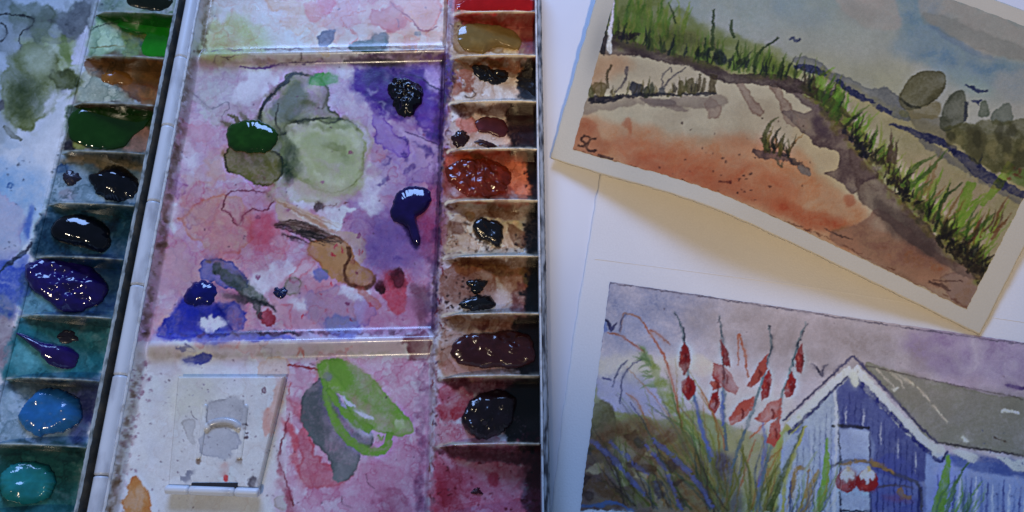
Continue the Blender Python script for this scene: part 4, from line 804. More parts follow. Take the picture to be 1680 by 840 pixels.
# feathery grass on the left
D.line([(1055, 570), (1080, 620), (1110, 680), (1140, 760)], (4, 16, 26, 20), (112, 126, 84), .9, wp=4, f=1.5, flow=.8)
blades(D, [(1150, 800), (1200, 820)], 44, (110, 250), 122, [(104, 112, 56), (120, 104, 60), (84, 104, 70), (128, 96, 60), (92, 96, 116)], (1.5, 4), 31, .8, spread=20, curve=.3)
blades(D, [(1020, 830), (1200, 840)], 60, (60, 150), 118, [(76, 84, 44), (112, 88, 56), (64, 74, 96), (96, 104, 66), (56, 50, 46)], (1.5, 4), 32, .8, spread=22, curve=.3)
blades(D, [(1060, 580), (1080, 640)], 24, (10, 28), 160, [(120, 136, 110), (104, 124, 92)], (1.5, 4), 33, .8, spread=50)
blades(D, [(1180, 840), (1290, 840)], 46, (60, 150), 80, [(96, 100, 48), (124, 100, 60), (76, 88, 116), (116, 128, 60)], (1.5, 4), 34, .8, spread=22)
for p in ([(1018, 548), (1022, 520), (1028, 514), (1050, 524), (1072, 555), (1092, 590), (1106, 640), (1120, 705)], [(1066, 542), (1080, 548), (1100, 566)], [(995, 546), (1020, 552), (1060, 580)], [(1028, 646), (1046, 660), (1060, 690), (1080, 740)], [(1212, 600), (1213, 550), (1222, 580), (1228, 620)], [(1240, 720), (1220, 780), (1205, 840)], [(1262, 690), (1230, 720)], [(1150, 640), (1180, 700), (1190, 740)]):
    D.line(p, (1.5, 3, 3, 2), (150, 98, 74), .9, wp=1)
for p in ([(1018, 546), (1020, 525), (1028, 514)], [(1018, 664), (1022, 620), (1036, 600), (1052, 590)], [(1006, 636), (1014, 610), (1030, 592)], [(1034, 660), (1060, 700), (1080, 740), (1100, 800)]):
    D.line(p, (1.5, 2.5, 1.5), (66, 72, 112), .9, wp=1)
for p, w in (([(968, 722), (1000, 748), (1030, 780), (1060, 815)], (6, 9, 8, 5)), ([(1000, 724), (1040, 760), (1065, 780)], (5, 7, 4)), ([(1070, 722), (1110, 755), (1150, 800), (1170, 835)], (7, 9, 8, 6)), ([(1060, 730), (1090, 770), (1120, 840)], (5, 6, 5))):
    D.line(p, w, (78, 84, 130), 1, op=.6, wp=1.5, dry=.15)
# red flower stems
for p in ([(1107, 512), (1120, 540), (1124, 580), (1130, 620), (1150, 690), (1165, 760)], [(1180, 518), (1184, 552), (1188, 620), (1188, 680), (1192, 740)], [(1262, 532), (1266, 560), (1258, 600), (1240, 660), (1218, 720), (1200, 770)], [(1324, 528), (1310, 560), (1300, 600), (1282, 660), (1270, 720), (1250, 790), (1240, 840)]):
    D.line(p, (2, 4, 4, 5, 5, 4), (82, 100, 116), .95, op=.8, wp=1.5)
    D.line(np.asarray(p[:3]) + (1, 2), (2, 3, 2), (48, 56, 76), .9, wp=1.5, dry=.3)
for p in ([(1140, 650), (1150, 700), (1168, 750)], [(1250, 690), (1256, 730), (1244, 800)], [(1186, 640), (1186, 700)]):
    D.line(p, (3, 6, 4), (78, 92, 150), .9, op=.7, wp=1.5)
RED = (116, 24, 21)
for pts, k in (([(1122, 562), (1131, 570), (1131, 598), (1122, 616), (1113, 600), (1115, 578)], 0), ([(1130, 618), (1140, 626), (1139, 648), (1128, 660), (1118, 644), (1118, 628)], 0),
               ([(1185, 556), (1194, 572), (1198, 604), (1186, 600), (1184, 575)], 0), ([(1172, 594), (1186, 598), (1198, 612), (1212, 636), (1206, 648), (1190, 640), (1172, 622)], 1), ([(1168, 646), (1178, 642), (1180, 664), (1172, 680), (1163, 668)], 0), ([(1166, 630), (1178, 624), (1184, 634), (1170, 642)], 2),
               ([(1262, 582), (1258, 604), (1244, 626), (1232, 634), (1226, 632), (1240, 606)], 2), ([(1264, 606), (1268, 622), (1262, 650), (1252, 660), (1248, 646), (1254, 618)], 0), ([(1236, 650), (1234, 672), (1218, 690), (1198, 698), (1196, 690), (1212, 664)], 2),
               ([(1316, 562), (1320, 582), (1318, 612), (1308, 610), (1306, 588)], 0), ([(1298, 610), (1305, 622), (1302, 648), (1292, 652), (1288, 634)], 0), ([(1284, 652), (1286, 680), (1268, 690), (1252, 694), (1238, 690), (1262, 664)], 2), ([(1282, 680), (1280, 720), (1270, 734), (1258, 726), (1264, 696)], 2)):
    D.wash(pts, [RED, (126, 38, 31), (132, 66, 58)][k], 1, .3, 1, .6, 2.5, flow=.6, op=.96, smooth=False, lf=0)
    c = np.mean(pts, 0); D.line([c + (2, -8), c + (4, 0), c + (2, 10)], (2, 5, 2), (84, 14, 17), .8, op=.7, wp=1.5)
    D.line([c + (-4, -6), c + (-4, 4)], (1, 3, 1), (190, 100, 84), .7, op=.5, wp=1)
# the hut: gable wall, roof, side wall
D.wash([(1398, 612), (1300, 712), (1282, 740), (1282, 1010), (1530, 1010), (1530, 742), (1470, 690)], (88, 102, 152), 1, .2, 1, .8, 1, op=1, smooth=False, flow=.2)
D.wash([(1376, 640), (1398, 620), (1440, 660), (1520, 740), (1520, 790), (1430, 770), (1372, 700)], (58, 66, 122), .95, .2, 1, 1.2, 2, op=.92, flow=.3)
D.wash([(1372, 650), (1374, 1010), (1284, 1010), (1284, 735), (1310, 710)], (136, 152, 176), .9, .2, 1, 1, 2, op=.9, flow=.4)
D.wash([(1440, 760), (1510, 796), (1512, 1010), (1430, 1010)], (62, 72, 140), .8, .2, 1, 1.5, 3, op=.8, flow=.5)
D.wash([(1520, 740), (1700, 775), (1900, 800), (1900, 1010), (1520, 1010)], (108, 126, 176), 1, .2, 1, 1, 1, op=1, smooth=False, flow=.25)
for i in range(24):                                   # boards of the walls
    x = 1290 + i * 9.5; yt = 735 - (x - 1290) * 1.0 if x < 1398 else 632 + (x - 1398) * .85
    D.line([(x, yt + G_.uniform(8, 20)), (x - 2, yt + 90 + G_.uniform(-40, 40)), (x - 3, 900)], (1, 2.4, 1.5), (36, 44, 100) if x > 1372 else (66, 78, 120), .8, op=.75, wp=1, dry=.25)
    if i % 3 == 1: D.line([(x + 4, yt + 24), (x + 3, yt + 60)], (1, 2.5, 1), (150, 160, 190), .8, op=.6, dry=.2)
for i in range(30):
    x = 1540 + i * 9
    D.line([(x, 772 + (x - 1540) * .16 + G_.uniform(-4, 8)), (x - 2, 840), (x - 3, 930)], (2, G_.uniform(3, 6), 3), [(58, 68, 132), (150, 165, 196), (88, 106, 160)][i % 3], .9, op=.7, wp=1.5)
D.wash([(1560, 742), (1700, 760), (1900, 790), (1900, 808), (1700, 786), (1570, 766)], (60, 78, 140), .9, .2, 1, 1.5, 3, op=.85, flow=.4)
D.wash([(1420, 598), (1470, 610), (1560, 632), (1640, 650), (1700, 656), (1900, 680), (1900, 770), (1700, 752), (1640, 742), (1535, 725), (1480, 668)], (102, 106, 106), 1, .5, 1, .8, 1.5, op=.97, flow=.3)
D.wash([(1440, 606), (1500, 620), (1560, 650), (1540, 720), (1490, 672)], (106, 106, 102), .8, .1, 1, 5, 6, op=.6)
D.wash([(1560, 640), (1900, 690), (1900, 740), (1600, 720)], (92, 94, 90), .7, .1, 1, 8, 8, op=.6, flow=.7)
for p in ([(1436, 605), (1452, 620), (1470, 640)], [(1455, 606), (1475, 622), (1484, 638)], [(1470, 612), (1500, 636)], [(1484, 620), (1510, 640), (1540, 676), (1568, 706)]):
    D.line(p, (3, 3, 1.5), (150, 148, 146), 1, op=.8, dry=.15, wp=1)
for p in ([(1464, 640), (1475, 635)], [(1644, 674), (1660, 676), (1674, 678)], [(1578, 718), (1590, 724)]): D.line(p, (6, 5, 3), (160, 162, 166), 1, op=.9, wp=2)
D.line([(1630, 718), (1640, 722), (1650, 726)], 3, (70, 62, 60), .8, wp=2, dry=.3)
D.line([(1420, 600), (1560, 631), (1680, 655)], 1.5, (80, 76, 80), .8)
D.line([(1535, 726), (1600, 736), (1680, 748)], 3, (52, 50, 66), .9, wp=1)
# barge boards
D.line([(1296, 700), (1345, 652), (1398, 606)], 16, (172, 173, 180), 1, op=1, wp=1)
D.line([(1400, 606), (1450, 660), (1500, 712), (1530, 738)], (20, 19, 18, 16), (168, 169, 176), 1, op=1, wp=1)
D.line([(1286, 690), (1340, 640), (1400, 584)], 3.5, (72, 72, 104), 1, op=.9, wp=1)
D.line([(1400, 584), (1450, 636), (1510, 700), (1540, 728)], (4, 5, 4, 4), (66, 66, 100), 1, op=.9, wp=1)
D.line([(1294, 712), (1340, 668), (1392, 618)], (6, 5, 4), (40, 44, 100), 1, op=.9, wp=1.5)
D.line([(1404, 622), (1450, 668), (1510, 730), (1530, 745)], (9, 8, 7, 6), (34, 40, 108), 1, op=.9, wp=2)
D.wash([(1396, 612), (1406, 612), (1410, 628), (1402, 636), (1395, 622)], (180, 176, 176), 1, .2, 1, .7, 1.5, op=.95)
D.wash([(1528, 730), (1548, 732), (1552, 745), (1534, 750)], (168, 168, 174), 1, .2, 1, .7, 2, op=.95)
D.line([(1530, 750), (1545, 756), (1556, 740)], (5, 6, 3), (36, 42, 100), 1, op=.9, wp=1.5)
D.wash([(1562, 738), (1580, 740), (1602, 746), (1604, 756), (1594, 760), (1580, 752)], (172, 172, 176), 1, .2, 1, .7, 2, op=.95)
D.wash([(1636, 750), (1660, 754), (1690, 756), (1690, 770), (1668, 772)], (172, 172, 176), 1, .2, 1, .7, 2, op=.95)
# door panel
D.wash([(1366, 704), (1428, 708), (1428, 1010), (1366, 1010)], (132, 148, 182), 1, .2, 1, 1, 1, op=.95, smooth=False, flow=.4)
D.wash([(1372, 705), (1428, 710), (1428, 760), (1374, 756)], (116, 132, 176), .8, .4, 1, 1.2, 2, op=.7)
D.line([(1364, 698), (1395, 700), (1428, 704)], (4, 5, 4), (40, 42, 62), 1, op=.9, wp=1)
D.line([(1376, 704), (1379, 760), (1380, 930)], (3, 4, 3), (44, 50, 80), 1, op=.85, wp=1, dry=.2)
D.line([(1428, 706), (1428, 770), (1430, 930)], (3, 3, 3), (44, 50, 100), 1, op=.85, wp=1)
D.line([(1370, 640), (1373, 700), (1366, 930)], (5, 4, 6), (166, 170, 182), 1, op=.85, wp=1)
D.line([(1378, 838), (1430, 840)], 3, (50, 54, 84), 1, op=.85)
D.line([(1510, 800), (1508, 850), (1510, 930)], (5, 5, 5), (40, 46, 104), 1, op=.8)
# branch and the two red buoys
D.line([(1356, 768), (1380, 760), (1410, 756), (1440, 765), (1470, 778), (1506, 796), (1514, 840)], (4, 5, 5, 5, 5, 4, 3), (62, 66, 84), 1, op=.85, wp=1)
D.line([(1380, 762), (1420, 758), (1460, 772), (1470, 776)], (3, 8, 8, 4), (112, 98, 66), 1, op=.8, wp=2.5, dry=.2)
D.line([(1440, 800), (1470, 796), (1500, 802)], (3, 3, 3), (70, 70, 96), 1, op=.8); D.line([(1476, 800), (1480, 815), (1496, 818)], (10, 12, 5), (108, 92, 60), .9, op=.8, wp=3)
D.wash([(1446, 812), (1480, 815), (1500, 822), (1470, 826)], (84, 60, 110), .9, .2, 1, 2, 4, op=.6)
for cx, sd in ((1390, 1), (1423, 2)):
    D.wash(star(cx, 790, 18, 19, sd, .08), (108, 20, 24), 1, .5, 1, .7, 1, op=1, flow=.3)
    D.wash([(cx - 12, 778), (cx, 770), (cx + 12, 776), (cx + 10, 788), (cx + 4, 784), (cx, 794), (cx - 5, 784), (cx - 9, 788)], (180, 176, 180), 1, .1, 1, .6, 1.5, op=.96)
    D.wash(star(cx - 5, 799, 6, 4, sd), (176, 70, 66), .9, .1, 1, 2, 1, op=.6)
    D.line([(cx + 2, 766), (cx + 4, 774)], 6, (150, 140, 110), 1, op=.8)
# leaves in front
for p, w, c in (([(1340, 840), (1354, 790), (1358, 718)], (14, 12, 3), (96, 132, 44)), ([(1534, 860), (1548, 800), (1558, 746)], (22, 18, 5), (84, 122, 48)), ([(1550, 850), (1570, 790), (1590, 758)], (6, 7, 2), (66, 96, 60)), ([(1262, 840), (1290, 770), (1320, 700)], (10, 8, 3), (60, 72, 36)),
                ([(1312, 850), (1330, 800), (1344, 770)], (8, 9, 4), (122, 110, 60)), ([(1298, 840), (1300, 790)], (8, 6), (56, 70, 120)), ([(1302, 820), (1306, 770), (1330, 772)], (6, 7, 5), (118, 104, 66)), ([(1322, 850), (1320, 780), (1340, 740)], (4, 5, 2), (120, 136, 140)), ([(1284, 850), (1292, 780), (1322, 700)], (6, 5, 3), (130, 136, 70))):
    D.line(p, w, c, 1, op=.88, wp=1.5, flow=.3)
blades(D, [(1285, 850), (1350, 850)], 26, (40, 110), 78, [(92, 110, 60), (70, 84, 120), (128, 112, 64), (140, 150, 168)], (2, 4), 51, .9, op=.7, spread=20)
blades(D, [(1530, 850), (1600, 850)], 16, (30, 80), 74, [(84, 120, 56), (60, 84, 100)], (2, 5), 52, .9, op=.7, spread=24)
# birds and water line
D.line([(992, 524), (1000, 532), (1004, 542), (1012, 530)], (2, 6, 5, 3), (58, 56, 104), 1, wp=1)
D.wash([(988, 530), (994, 526), (996, 542), (989, 544)], (92, 110, 170), .8, .2, 1, 1, 1)
D.line([(1330, 596), (1340, 604), (1348, 616), (1352, 604), (1360, 597)], (2, 4, 4, 3, 1), (50, 50, 80), 1, wp=.6); D.line([(1328, 594), (1340, 600)], (4, 5), (160, 156, 170), 1, op=.7)
D.line([(1650, 632), (1664, 634), (1690, 640)], (3, 5, 4), (70, 50, 110), 1, wp=1); D.line([(990, 620), (1004, 624)], 3, (70, 74, 130), .9)
D.line([(945, 832), (980, 830), (1010, 826), (1040, 838)], (5, 6, 5, 4), (60, 80, 120), 1, op=.8, wp=2)
D.line([(950, 838), (990, 842), (1040, 846)], (3, 8, 8), (146, 176, 204), 1, op=.8, wp=2)
D.spots(20, (1000, 480, 1680, 640), (.6, 1.5), (96, 80, 90), .8, seed=40)
D.spots(20, (1590, 700, 1680, 850), (.8, 2), (70, 80, 130), .8, seed=41)

B.finish(1.0, .14, 80, .4, 1.05, .92); D.finish(1.0, .14, 90, .4, 1.12, .92)

# ------------------------------------------------------------------ materials
def nodes(name):
    m = bpy.data.materials.new(name); m.use_nodes = True
    return m, m.node_tree.nodes, m.node_tree.links, m.node_tree.nodes['Principled BSDF']
def pigment(name, rough=(.28, .5), bump=.15, bscale=900, grain=.10, gscale=2500, spec=.5, coat=0.0):
    """colour comes from the pigment laid on the mesh; the nodes add grain, uneven gloss and fine relief"""
    m, N, L, P = nodes(name)
    at = N.new('ShaderNodeAttribute'); at.attribute_name = 'Col'
    tc = N.new('ShaderNodeTexCoord')
    n1 = N.new('ShaderNodeTexNoise'); n1.inputs['Scale'].default_value = gscale; n1.inputs['Detail'].default_value = 3
    L.new(tc.outputs['Object'], n1.inputs['Vector'])
    mr = N.new('ShaderNodeMapRange'); mr.inputs[1].default_value = .3; mr.inputs[2].default_value = .7
    mr.inputs[3].default_value = 1 - grain; mr.inputs[4].default_value = 1 + grain * .7
    L.new(n1.outputs[0], mr.inputs[0])
    mx = N.new('ShaderNodeVectorMath'); mx.operation = 'SCALE'
    L.new(at.outputs['Color'], mx.inputs[0]); L.new(mr.outputs[0], mx.inputs['Scale']); L.new(mx.outputs[0], P.inputs['Base Color'])
    n2 = N.new('ShaderNodeTexNoise'); n2.inputs['Scale'].default_value = 160; n2.inputs['Detail'].default_value = 4
    L.new(tc.outputs['Object'], n2.inputs['Vector'])
    m2 = N.new('ShaderNodeMapRange'); m2.inputs[1].default_value = .3; m2.inputs[2].default_value = .7; m2.inputs[3].default_value = rough[0]; m2.inputs[4].default_value = rough[1]
    L.new(n2.outputs[0], m2.inputs[0]); L.new(m2.outputs[0], P.inputs['Roughness'])
    n3 = N.new('ShaderNodeTexNoise'); n3.inputs['Scale'].default_value = bscale; n3.inputs['Detail'].default_value = 4
    L.new(tc.outputs['Object'], n3.inputs['Vector'])
    b = N.new('ShaderNodeBump'); b.inputs['Strength'].default_value = bump; b.inputs['Distance'].default_value = .0002
    L.new(n3.outputs[0], b.inputs['Height']); L.new(b.outputs[0], P.inputs['Normal'])
    P.inputs['Specular IOR Level'].default_value = spec; P.inputs['Coat Weight'].default_value = coat; P.inputs['Coat Roughness'].default_value = .08
    return m
def plain(name, col, rough=.5, spec=.5, noise=None, nscale=300, ncut=(.45, .6), metallic=0.0, bump=.1, bscale=800, coat=0.0, bdist=.0002, stretch=None):
    m, N, L, P = nodes(name)
    P.inputs['Base Color'].default_value = (*col, 1); P.inputs['Roughness'].default_value = rough
    P.inputs['Specular IOR Level'].default_value = spec; P.inputs['Metallic'].default_value = metallic
    P.inputs['Coat Weight'].default_value = coat; P.inputs['Coat Roughness'].default_value = .05
    tc = N.new('ShaderNodeTexCoord'); src = tc.outputs['Object']
    if stretch:
        mp = N.new('ShaderNodeMapping'); mp.inputs['Scale'].default_value = stretch; L.new(src, mp.inputs['Vector']); src = mp.outputs[0]
    if noise is not None:
        n = N.new('ShaderNodeTexNoise'); n.inputs['Scale'].default_value = nscale; n.inputs['Detail'].default_value = 5; L.new(src, n.inputs['Vector'])
        r = N.new('ShaderNodeValToRGB'); r.color_ramp.elements[0].position = ncut[0]; r.color_ramp.elements[1].position = ncut[1]
        r.color_ramp.elements[0].color = (*col, 1); r.color_ramp.elements[1].color = (*noise, 1)
        L.new(n.outputs[0], r.inputs[0]); L.new(r.outputs[0], P.inputs['Base Color'])
    if bump:
        n = N.new('ShaderNodeTexNoise'); n.inputs['Scale'].default_value = bscale; n.inputs['Detail'].default_value = 4; L.new(tc.outputs['Object'], n.inputs['Vector'])
        b = N.new('ShaderNodeBump'); b.inputs['Strength'].default_value = bump; b.inputs['Distance'].default_value = bdist
        L.new(n.outputs[0], b.inputs['Height']); L.new(b.outputs[0], P.inputs['Normal'])
    return m
M_ENAMEL = pigment('stained_enamel', (.12, .30), .12, 700, .06, 2200, .5)
M_PIC = pigment('watercolour', (.8, .95), .35, 1900, .10, 2600, .25)
M_SHEET = pigment('watercolour_paper', (.85, .95), .35, 1500, .03, 1500, .25)
M_TABLE = plain('white_table', (.74, .75, .78), .45, .4, (.70, .71, .75), 14, (.4, .6), bump=.05)
M_RIM = plain('chipped_grey_rim', (.34, .36, .38), .55, .4, (.03, .03, .035), 420, (.42, .62), bump=.4, stretch=(1.6, .35, 1))
M_LIP = plain('worn_white_lip', (.70, .71, .72), .4, .5, (.28, .25, .22), 260, (.5, .72))
M_DARK = plain('tarnished_metal_and_gap_shade', (.07, .075, .07), .5, .4, (.20, .16, .11), 160, (.42, .7), bump=.3)  # tarnished metal; also colours the added shade plate in the hinge gap
M_LIDLIP = plain('worn_grey_lip', (.45, .50, .50), .45, .5, (.10, .12, .11), 330, (.48, .66), bump=.2, stretch=(1.5, .5, 1))
M_WHITE = plain('white_enamel', (.74, .75, .78), .32, .5, (.45, .44, .46), 180, (.58, .75), bump=.08)
M_BARREL = plain('hinge_enamel', (.70, .73, .78), .3, .5, (.36, .36, .40), 140, (.52, .72), bump=.1, stretch=(1, .35, 1))
M_SLOT = plain('dark_slot', (.01, .01, .013), .7)

# ------------------------------------------------------------------ mesh helpers
def link(name, me, mat, parent=None, **props):
    o = bpy.data.objects.new(name, me); SC.collection.objects.link(o)
    if mat: me.materials.append(mat)
    if parent is not None: o.parent = parent
    for k, v in props.items(): o[k] = v
    return o
def empty(name, label, cat, group=None, loc=(0, 0, 0)):
    o = bpy.data.objects.new(name, None); SC.collection.objects.link(o); o.empty_display_size = .01
    o['label'] = label; o['category'] = cat
    if group: o['group'] = group
    return o
def mesh_np(name, V, Q, col=None, smooth=True):
    me = bpy.data.meshes.new(name); V = np.ascontiguousarray(V, np.float32).reshape(-1, 3); Q = np.ascontiguousarray(Q, np.int32)
    k = Q.shape[1]
    me.vertices.add(len(V)); me.vertices.foreach_set('co', V.ravel())
    me.loops.add(Q.size); me.loops.foreach_set('vertex_index', Q.ravel())
    me.polygons.add(len(Q)); me.polygons.foreach_set('loop_start', np.arange(0, Q.size, k, dtype=np.int32))
    me.polygons.foreach_set('use_smooth', np.full(len(Q), smooth, bool))
    me.update(calc_edges=True)
    if col is not None:
        a = me.attributes.new('Col', 'FLOAT_COLOR', 'POINT')
        c = np.ones((len(V), 4), np.float32); c[:, :3] = np.asarray(col, np.float32).reshape(-1, 3); a.data.foreach_set('color', c.ravel())
    return me
def gridq(h, w, wrap=False):
    i = np.arange(h - 1)[:, None]; ww = w if wrap else w - 1; j = np.arange(ww)[None]; j2 = (j + 1) % w
    return np.stack([i * w + j, i * w + j2, (i + 1) * w + j2, (i + 1) * w + j], -1).reshape(-1, 4)
def grid_obj(name, P, mat, parent=None, cv=A, col=None, **props):
    if col is None and cv is not None:
        px, py = PX(P); col = cv.sample(px, py)
    return link(name, mesh_np(name, P, gridq(P.shape[0], P.shape[1]), col), mat, parent, **props)
def box_mesh(name, x0, x1, y0, y1, z0, z1, bev=.0004, sl=0.0):
    """bevelled box; sl slants it in y with x"""
    b = min(bev, (x1 - x0) * .3, (y1 - y0) * .3, (z1 - z0) * .45); rings = []
    for z, e in ((z0, 0), (z1 - b, 0), (z1 - b * .3, b * .3), (z1, b)):
        rings.append([(x0 + e, y0 + e, z), (x1 - e, y0 + e, z), (x1 - e, y1 - e, z), (x0 + e, y1 - e, z)])
    V = np.array(rings).reshape(-1, 3); V[:, 1] += sl * (V[:, 0] + .078)
    Q = list(gridq(4, 4, True)) + [(3, 2, 1, 0), (12, 13, 14, 15)]
    return mesh_np(name, V, np.array(Q), smooth=False)

# ------------------------------------------------------------------ table
T = mesh_np('table_top', [(-.7, -.5, -.02), (.7, -.5, -.02), (.7, .6, -.02), (-.7, .6, -.02), (-.7, -.5, 0), (.7, -.5, 0), (.7, .6, 0), (-.7, .6, 0)],
            [(3, 2, 1, 0), (4, 5, 6, 7), (0, 1, 5, 4), (1, 2, 6, 5), (2, 3, 7, 6), (3, 0, 4, 7)], smooth=False)
link('table_top', T, M_TABLE, kind='structure', label='smooth white table surface under the palette and papers')

# ------------------------------------------------------------------ the palette
PAL = empty('paint_palette', 'open white enamel folding paint palette with stained mixing wells and two columns of paint pans', 'palette')
sst = lambda a, b, x: (lambda t: t * t * (3 - 2 * t))(np.clip((x - a) / (b - a), 0, 1))
SLR, SLL = .024, -.036
Y_TOP, Y_BOT = .124, -.114
def z_tray(x, y):
    yy = y - SLR * (x + .078)
    z = .006 + .0055 * (1 - sst(-.1312, -.1284, x)) + .0045 * sst(-.0290, -.0268, x)
    end = sst(-.1300, -.1262, x)
    r = np.maximum(np.exp(-np.abs((yy - .0863) / .0028) ** 2.1), np.exp(-np.abs((yy + .0362) / .0033) ** 2.1))
    z = np.maximum(z, .006 + .0036 * r * end)
    return z
def z_pan(x, y):
    u = np.clip((x + .0242) / .034, 0, 1)
    return .0105 - .0070 * np.sin(np.clip(u / .8, 0, 1) * math.pi / 2) ** 1.3
def z_lid(x, y):
    u = np.clip((x + .1735) / .033, 0, 1)
    return .0105 - .0068 * np.sin(np.clip(u / .8, 0, 1) * math.pi / 2) ** 1.3
def z_field(x, y):
    return .0088 + .0020 * np.exp(-((x + .1745) / .0013) ** 4) + .0035 * (1 - sst(-.2310, -.2285, x))
def zone(name, x0, x1, y0, y1, step, zf, sl, **props):
    nx = max(2, int((x1 - x0) / step)); ny = max(2, int((y1 - y0) / step))
    X, Y = np.meshgrid(np.linspace(x0, x1, nx), np.linspace(y0, y1, ny)); Y = Y + sl * (X + .078)
    return grid_obj(name, np.stack([X, Y, zf(X, Y)], -1), M_ENAMEL, PAL, **props)
st = .00029
zone('mixing_well', -.1312, -.0241, .0905, Y_TOP, st, z_tray, SLR, label='top mixing well with pale green and salmon washes')
zone('ridge', -.1312, -.0241, .0821, .0905, st, z_tray, SLR)
zone('mixing_well', -.1312, -.0241, -.0313, .0821, st, z_tray, SLR, label='large middle mixing well with violet, pink and olive washes')
zone('ridge', -.1312, -.0241, -.0411, -.0313, st, z_tray, SLR)
zone('mixing_well', -.1312, -.0241, Y_BOT, -.0411, st, z_tray, SLR, label='lower mixing well with grey and lime green puddles')
YR = [.1260, .1039, .0822, .0604, .0390, .0172, -.0054, -.0272, -.0494, -.0723, -.0945, Y_BOT]
YL = [.1255, .1034, .0815, .0593, .0377, .0157, -.0058, -.0280, -.0504, -.0726, -.0948, Y_BOT]
def divider(xc0, xc1, yc, sl, zf, xref):
    n = 110; u = np.linspace(0, 1, n); x = xc0 + (xc1 - xc0) * u
    top = .0106 + .0020 * sst(0, .16, u) - .0005 * sst(.75, 1, u)
    bow = .0003 * np.sin(u * math.pi)
    prof = [(-1.55, 0.0), (-1.15, .35), (-.95, .7), (-.75, .93), (-.35, 1.0), (.35, 1.0), (.75, .93), (1.0, .5), (1.4, 0.0)]
    prof = [(a, b) for i in range(len(prof) - 1) for a, b in [(prof[i][0] + (prof[i + 1][0] - prof[i][0]) * k / 3, prof[i][1] + (prof[i + 1][1] - prof[i][1]) * k / 3) for k in range(3)]] + [prof[-1]]
    zf0 = zf(x, 0) - .0004; tw = .00062 * (.45 + .55 * sst(0, .25, u))
    P = np.stack([np.stack([x, yc + sl * (x - xref) + bow + a * tw, zf0 + (top - zf0) * b], -1) for a, b in prof], 0)
    return grid_obj('divider', P[:, :, :], M_ENAMEL, PAL)
for k in range(11):
    y1, y0 = YR[k], YR[k + 1]
    X, Y = np.meshgrid(np.linspace(-.0241, .0098, 115), np.linspace(y0, y1, max(4, int((y1 - y0) / .0003)))); Y = Y + .022 * (X + .007)
    grid_obj('pan', np.stack([X, Y, z_pan(X, Y)], -1), M_ENAMEL, PAL)
    if k: divider(-.0240, .0097, y1, .022, z_pan, -.007)
    y1, y0 = YL[k], YL[k + 1]
    X, Y = np.meshgrid(np.linspace(-.1733, -.1402, 112), np.linspace(y0, y1, max(4, int((y1 - y0) / .0003)))); Y = Y + SLL * (X + .157)
    grid_obj('pan', np.stack([X, Y, z_lid(X, Y)], -1), M_ENAMEL, PAL)
    if k: divider(-.1731, -.1403, y1, SLL, z_lid, -.157)
nx, ny = 200, 420
X, Y = np.meshgrid(np.linspace(-.2320, -.1733, nx), np.linspace(Y_BOT, Y_TOP, ny * 2)); Y = Y + SLL * (X + .157)
grid_obj('lid_mixing_field', np.stack([X, Y, z_field(X, Y)], -1), M_ENAMEL, PAL)
# bodies, rims and end walls
link('tray_base', box_mesh('tray_base', -.1312, .0116, Y_BOT, Y_TOP, .0, .0030), M_WHITE, PAL)
link('lid_base', box_mesh('lid_base', -.2320, -.1392, Y_BOT + .003, Y_TOP + .003, .0, .0030), M_WHITE, PAL)
link('inner_lip', box_mesh('inner_lip', .0096, .01035, Y_BOT, Y_TOP, .0025, .0124, .0003), M_LIP, PAL)
def strip(name, prof, y0, y1, mat, n=200, jit=.00012, seed=1):
    g = np.random.RandomState(seed); ys = np.linspace(y0, y1, n); pr = np.array(prof)
    V = np.stack([np.stack([np.full(n, a) + g.uniform(-1, 1, n) * jit, ys, np.full(n, z) + g.uniform(-1, 1, n) * jit * .5], -1) for a, z in pr], 0)
    return link(name, mesh_np(name, V, gridq(len(pr), n)), mat, PAL)
strip('outer_rim', [(.01035, .0025), (.01035, .0117), (.0107, .0122), (.0116, .0123), (.0122, .0118), (.0123, .0105), (.0122, .0)], Y_BOT, Y_TOP, M_RIM)
strip('lid_lip', [(-.1405, .003), (-.1404, .0118), (-.1400, .0123), (-.1396, .0122), (-.1392, .0116)], Y_BOT + .003, Y_TOP + .003, M_LIDLIP, seed=2)
strip('lid_side', [(-.1392, .0116), (-.1389, .0105), (-.1384, .006), (-.1382, .0)], Y_BOT + .003, Y_TOP + .003, M_DARK, seed=3)
strip('tray_side', [(-.1306, .0112), (-.1310, .0118), (-.1314, .0116), (-.1316, .0105), (-.1317, .0)], Y_BOT, Y_TOP, M_LIP, seed=4)
link('end_wall', box_mesh('end_wall', -.1312, .0122, Y_TOP + .0008, Y_TOP + .0028, 0, .0122, sl=.0), M_WHITE, PAL)
link('end_wall', box_mesh('end_wall', -.1312, .0122, Y_BOT - .0030, Y_BOT - .0010, 0, .0122), M_WHITE, PAL)
link('gap_shade_plate', box_mesh('gap_shade_plate', -.1381, -.1318, Y_BOT + .003, Y_TOP - .002, .0, .0015), M_DARK, PAL)  # dark plate added to stand for the shade in the gap beside the hinge
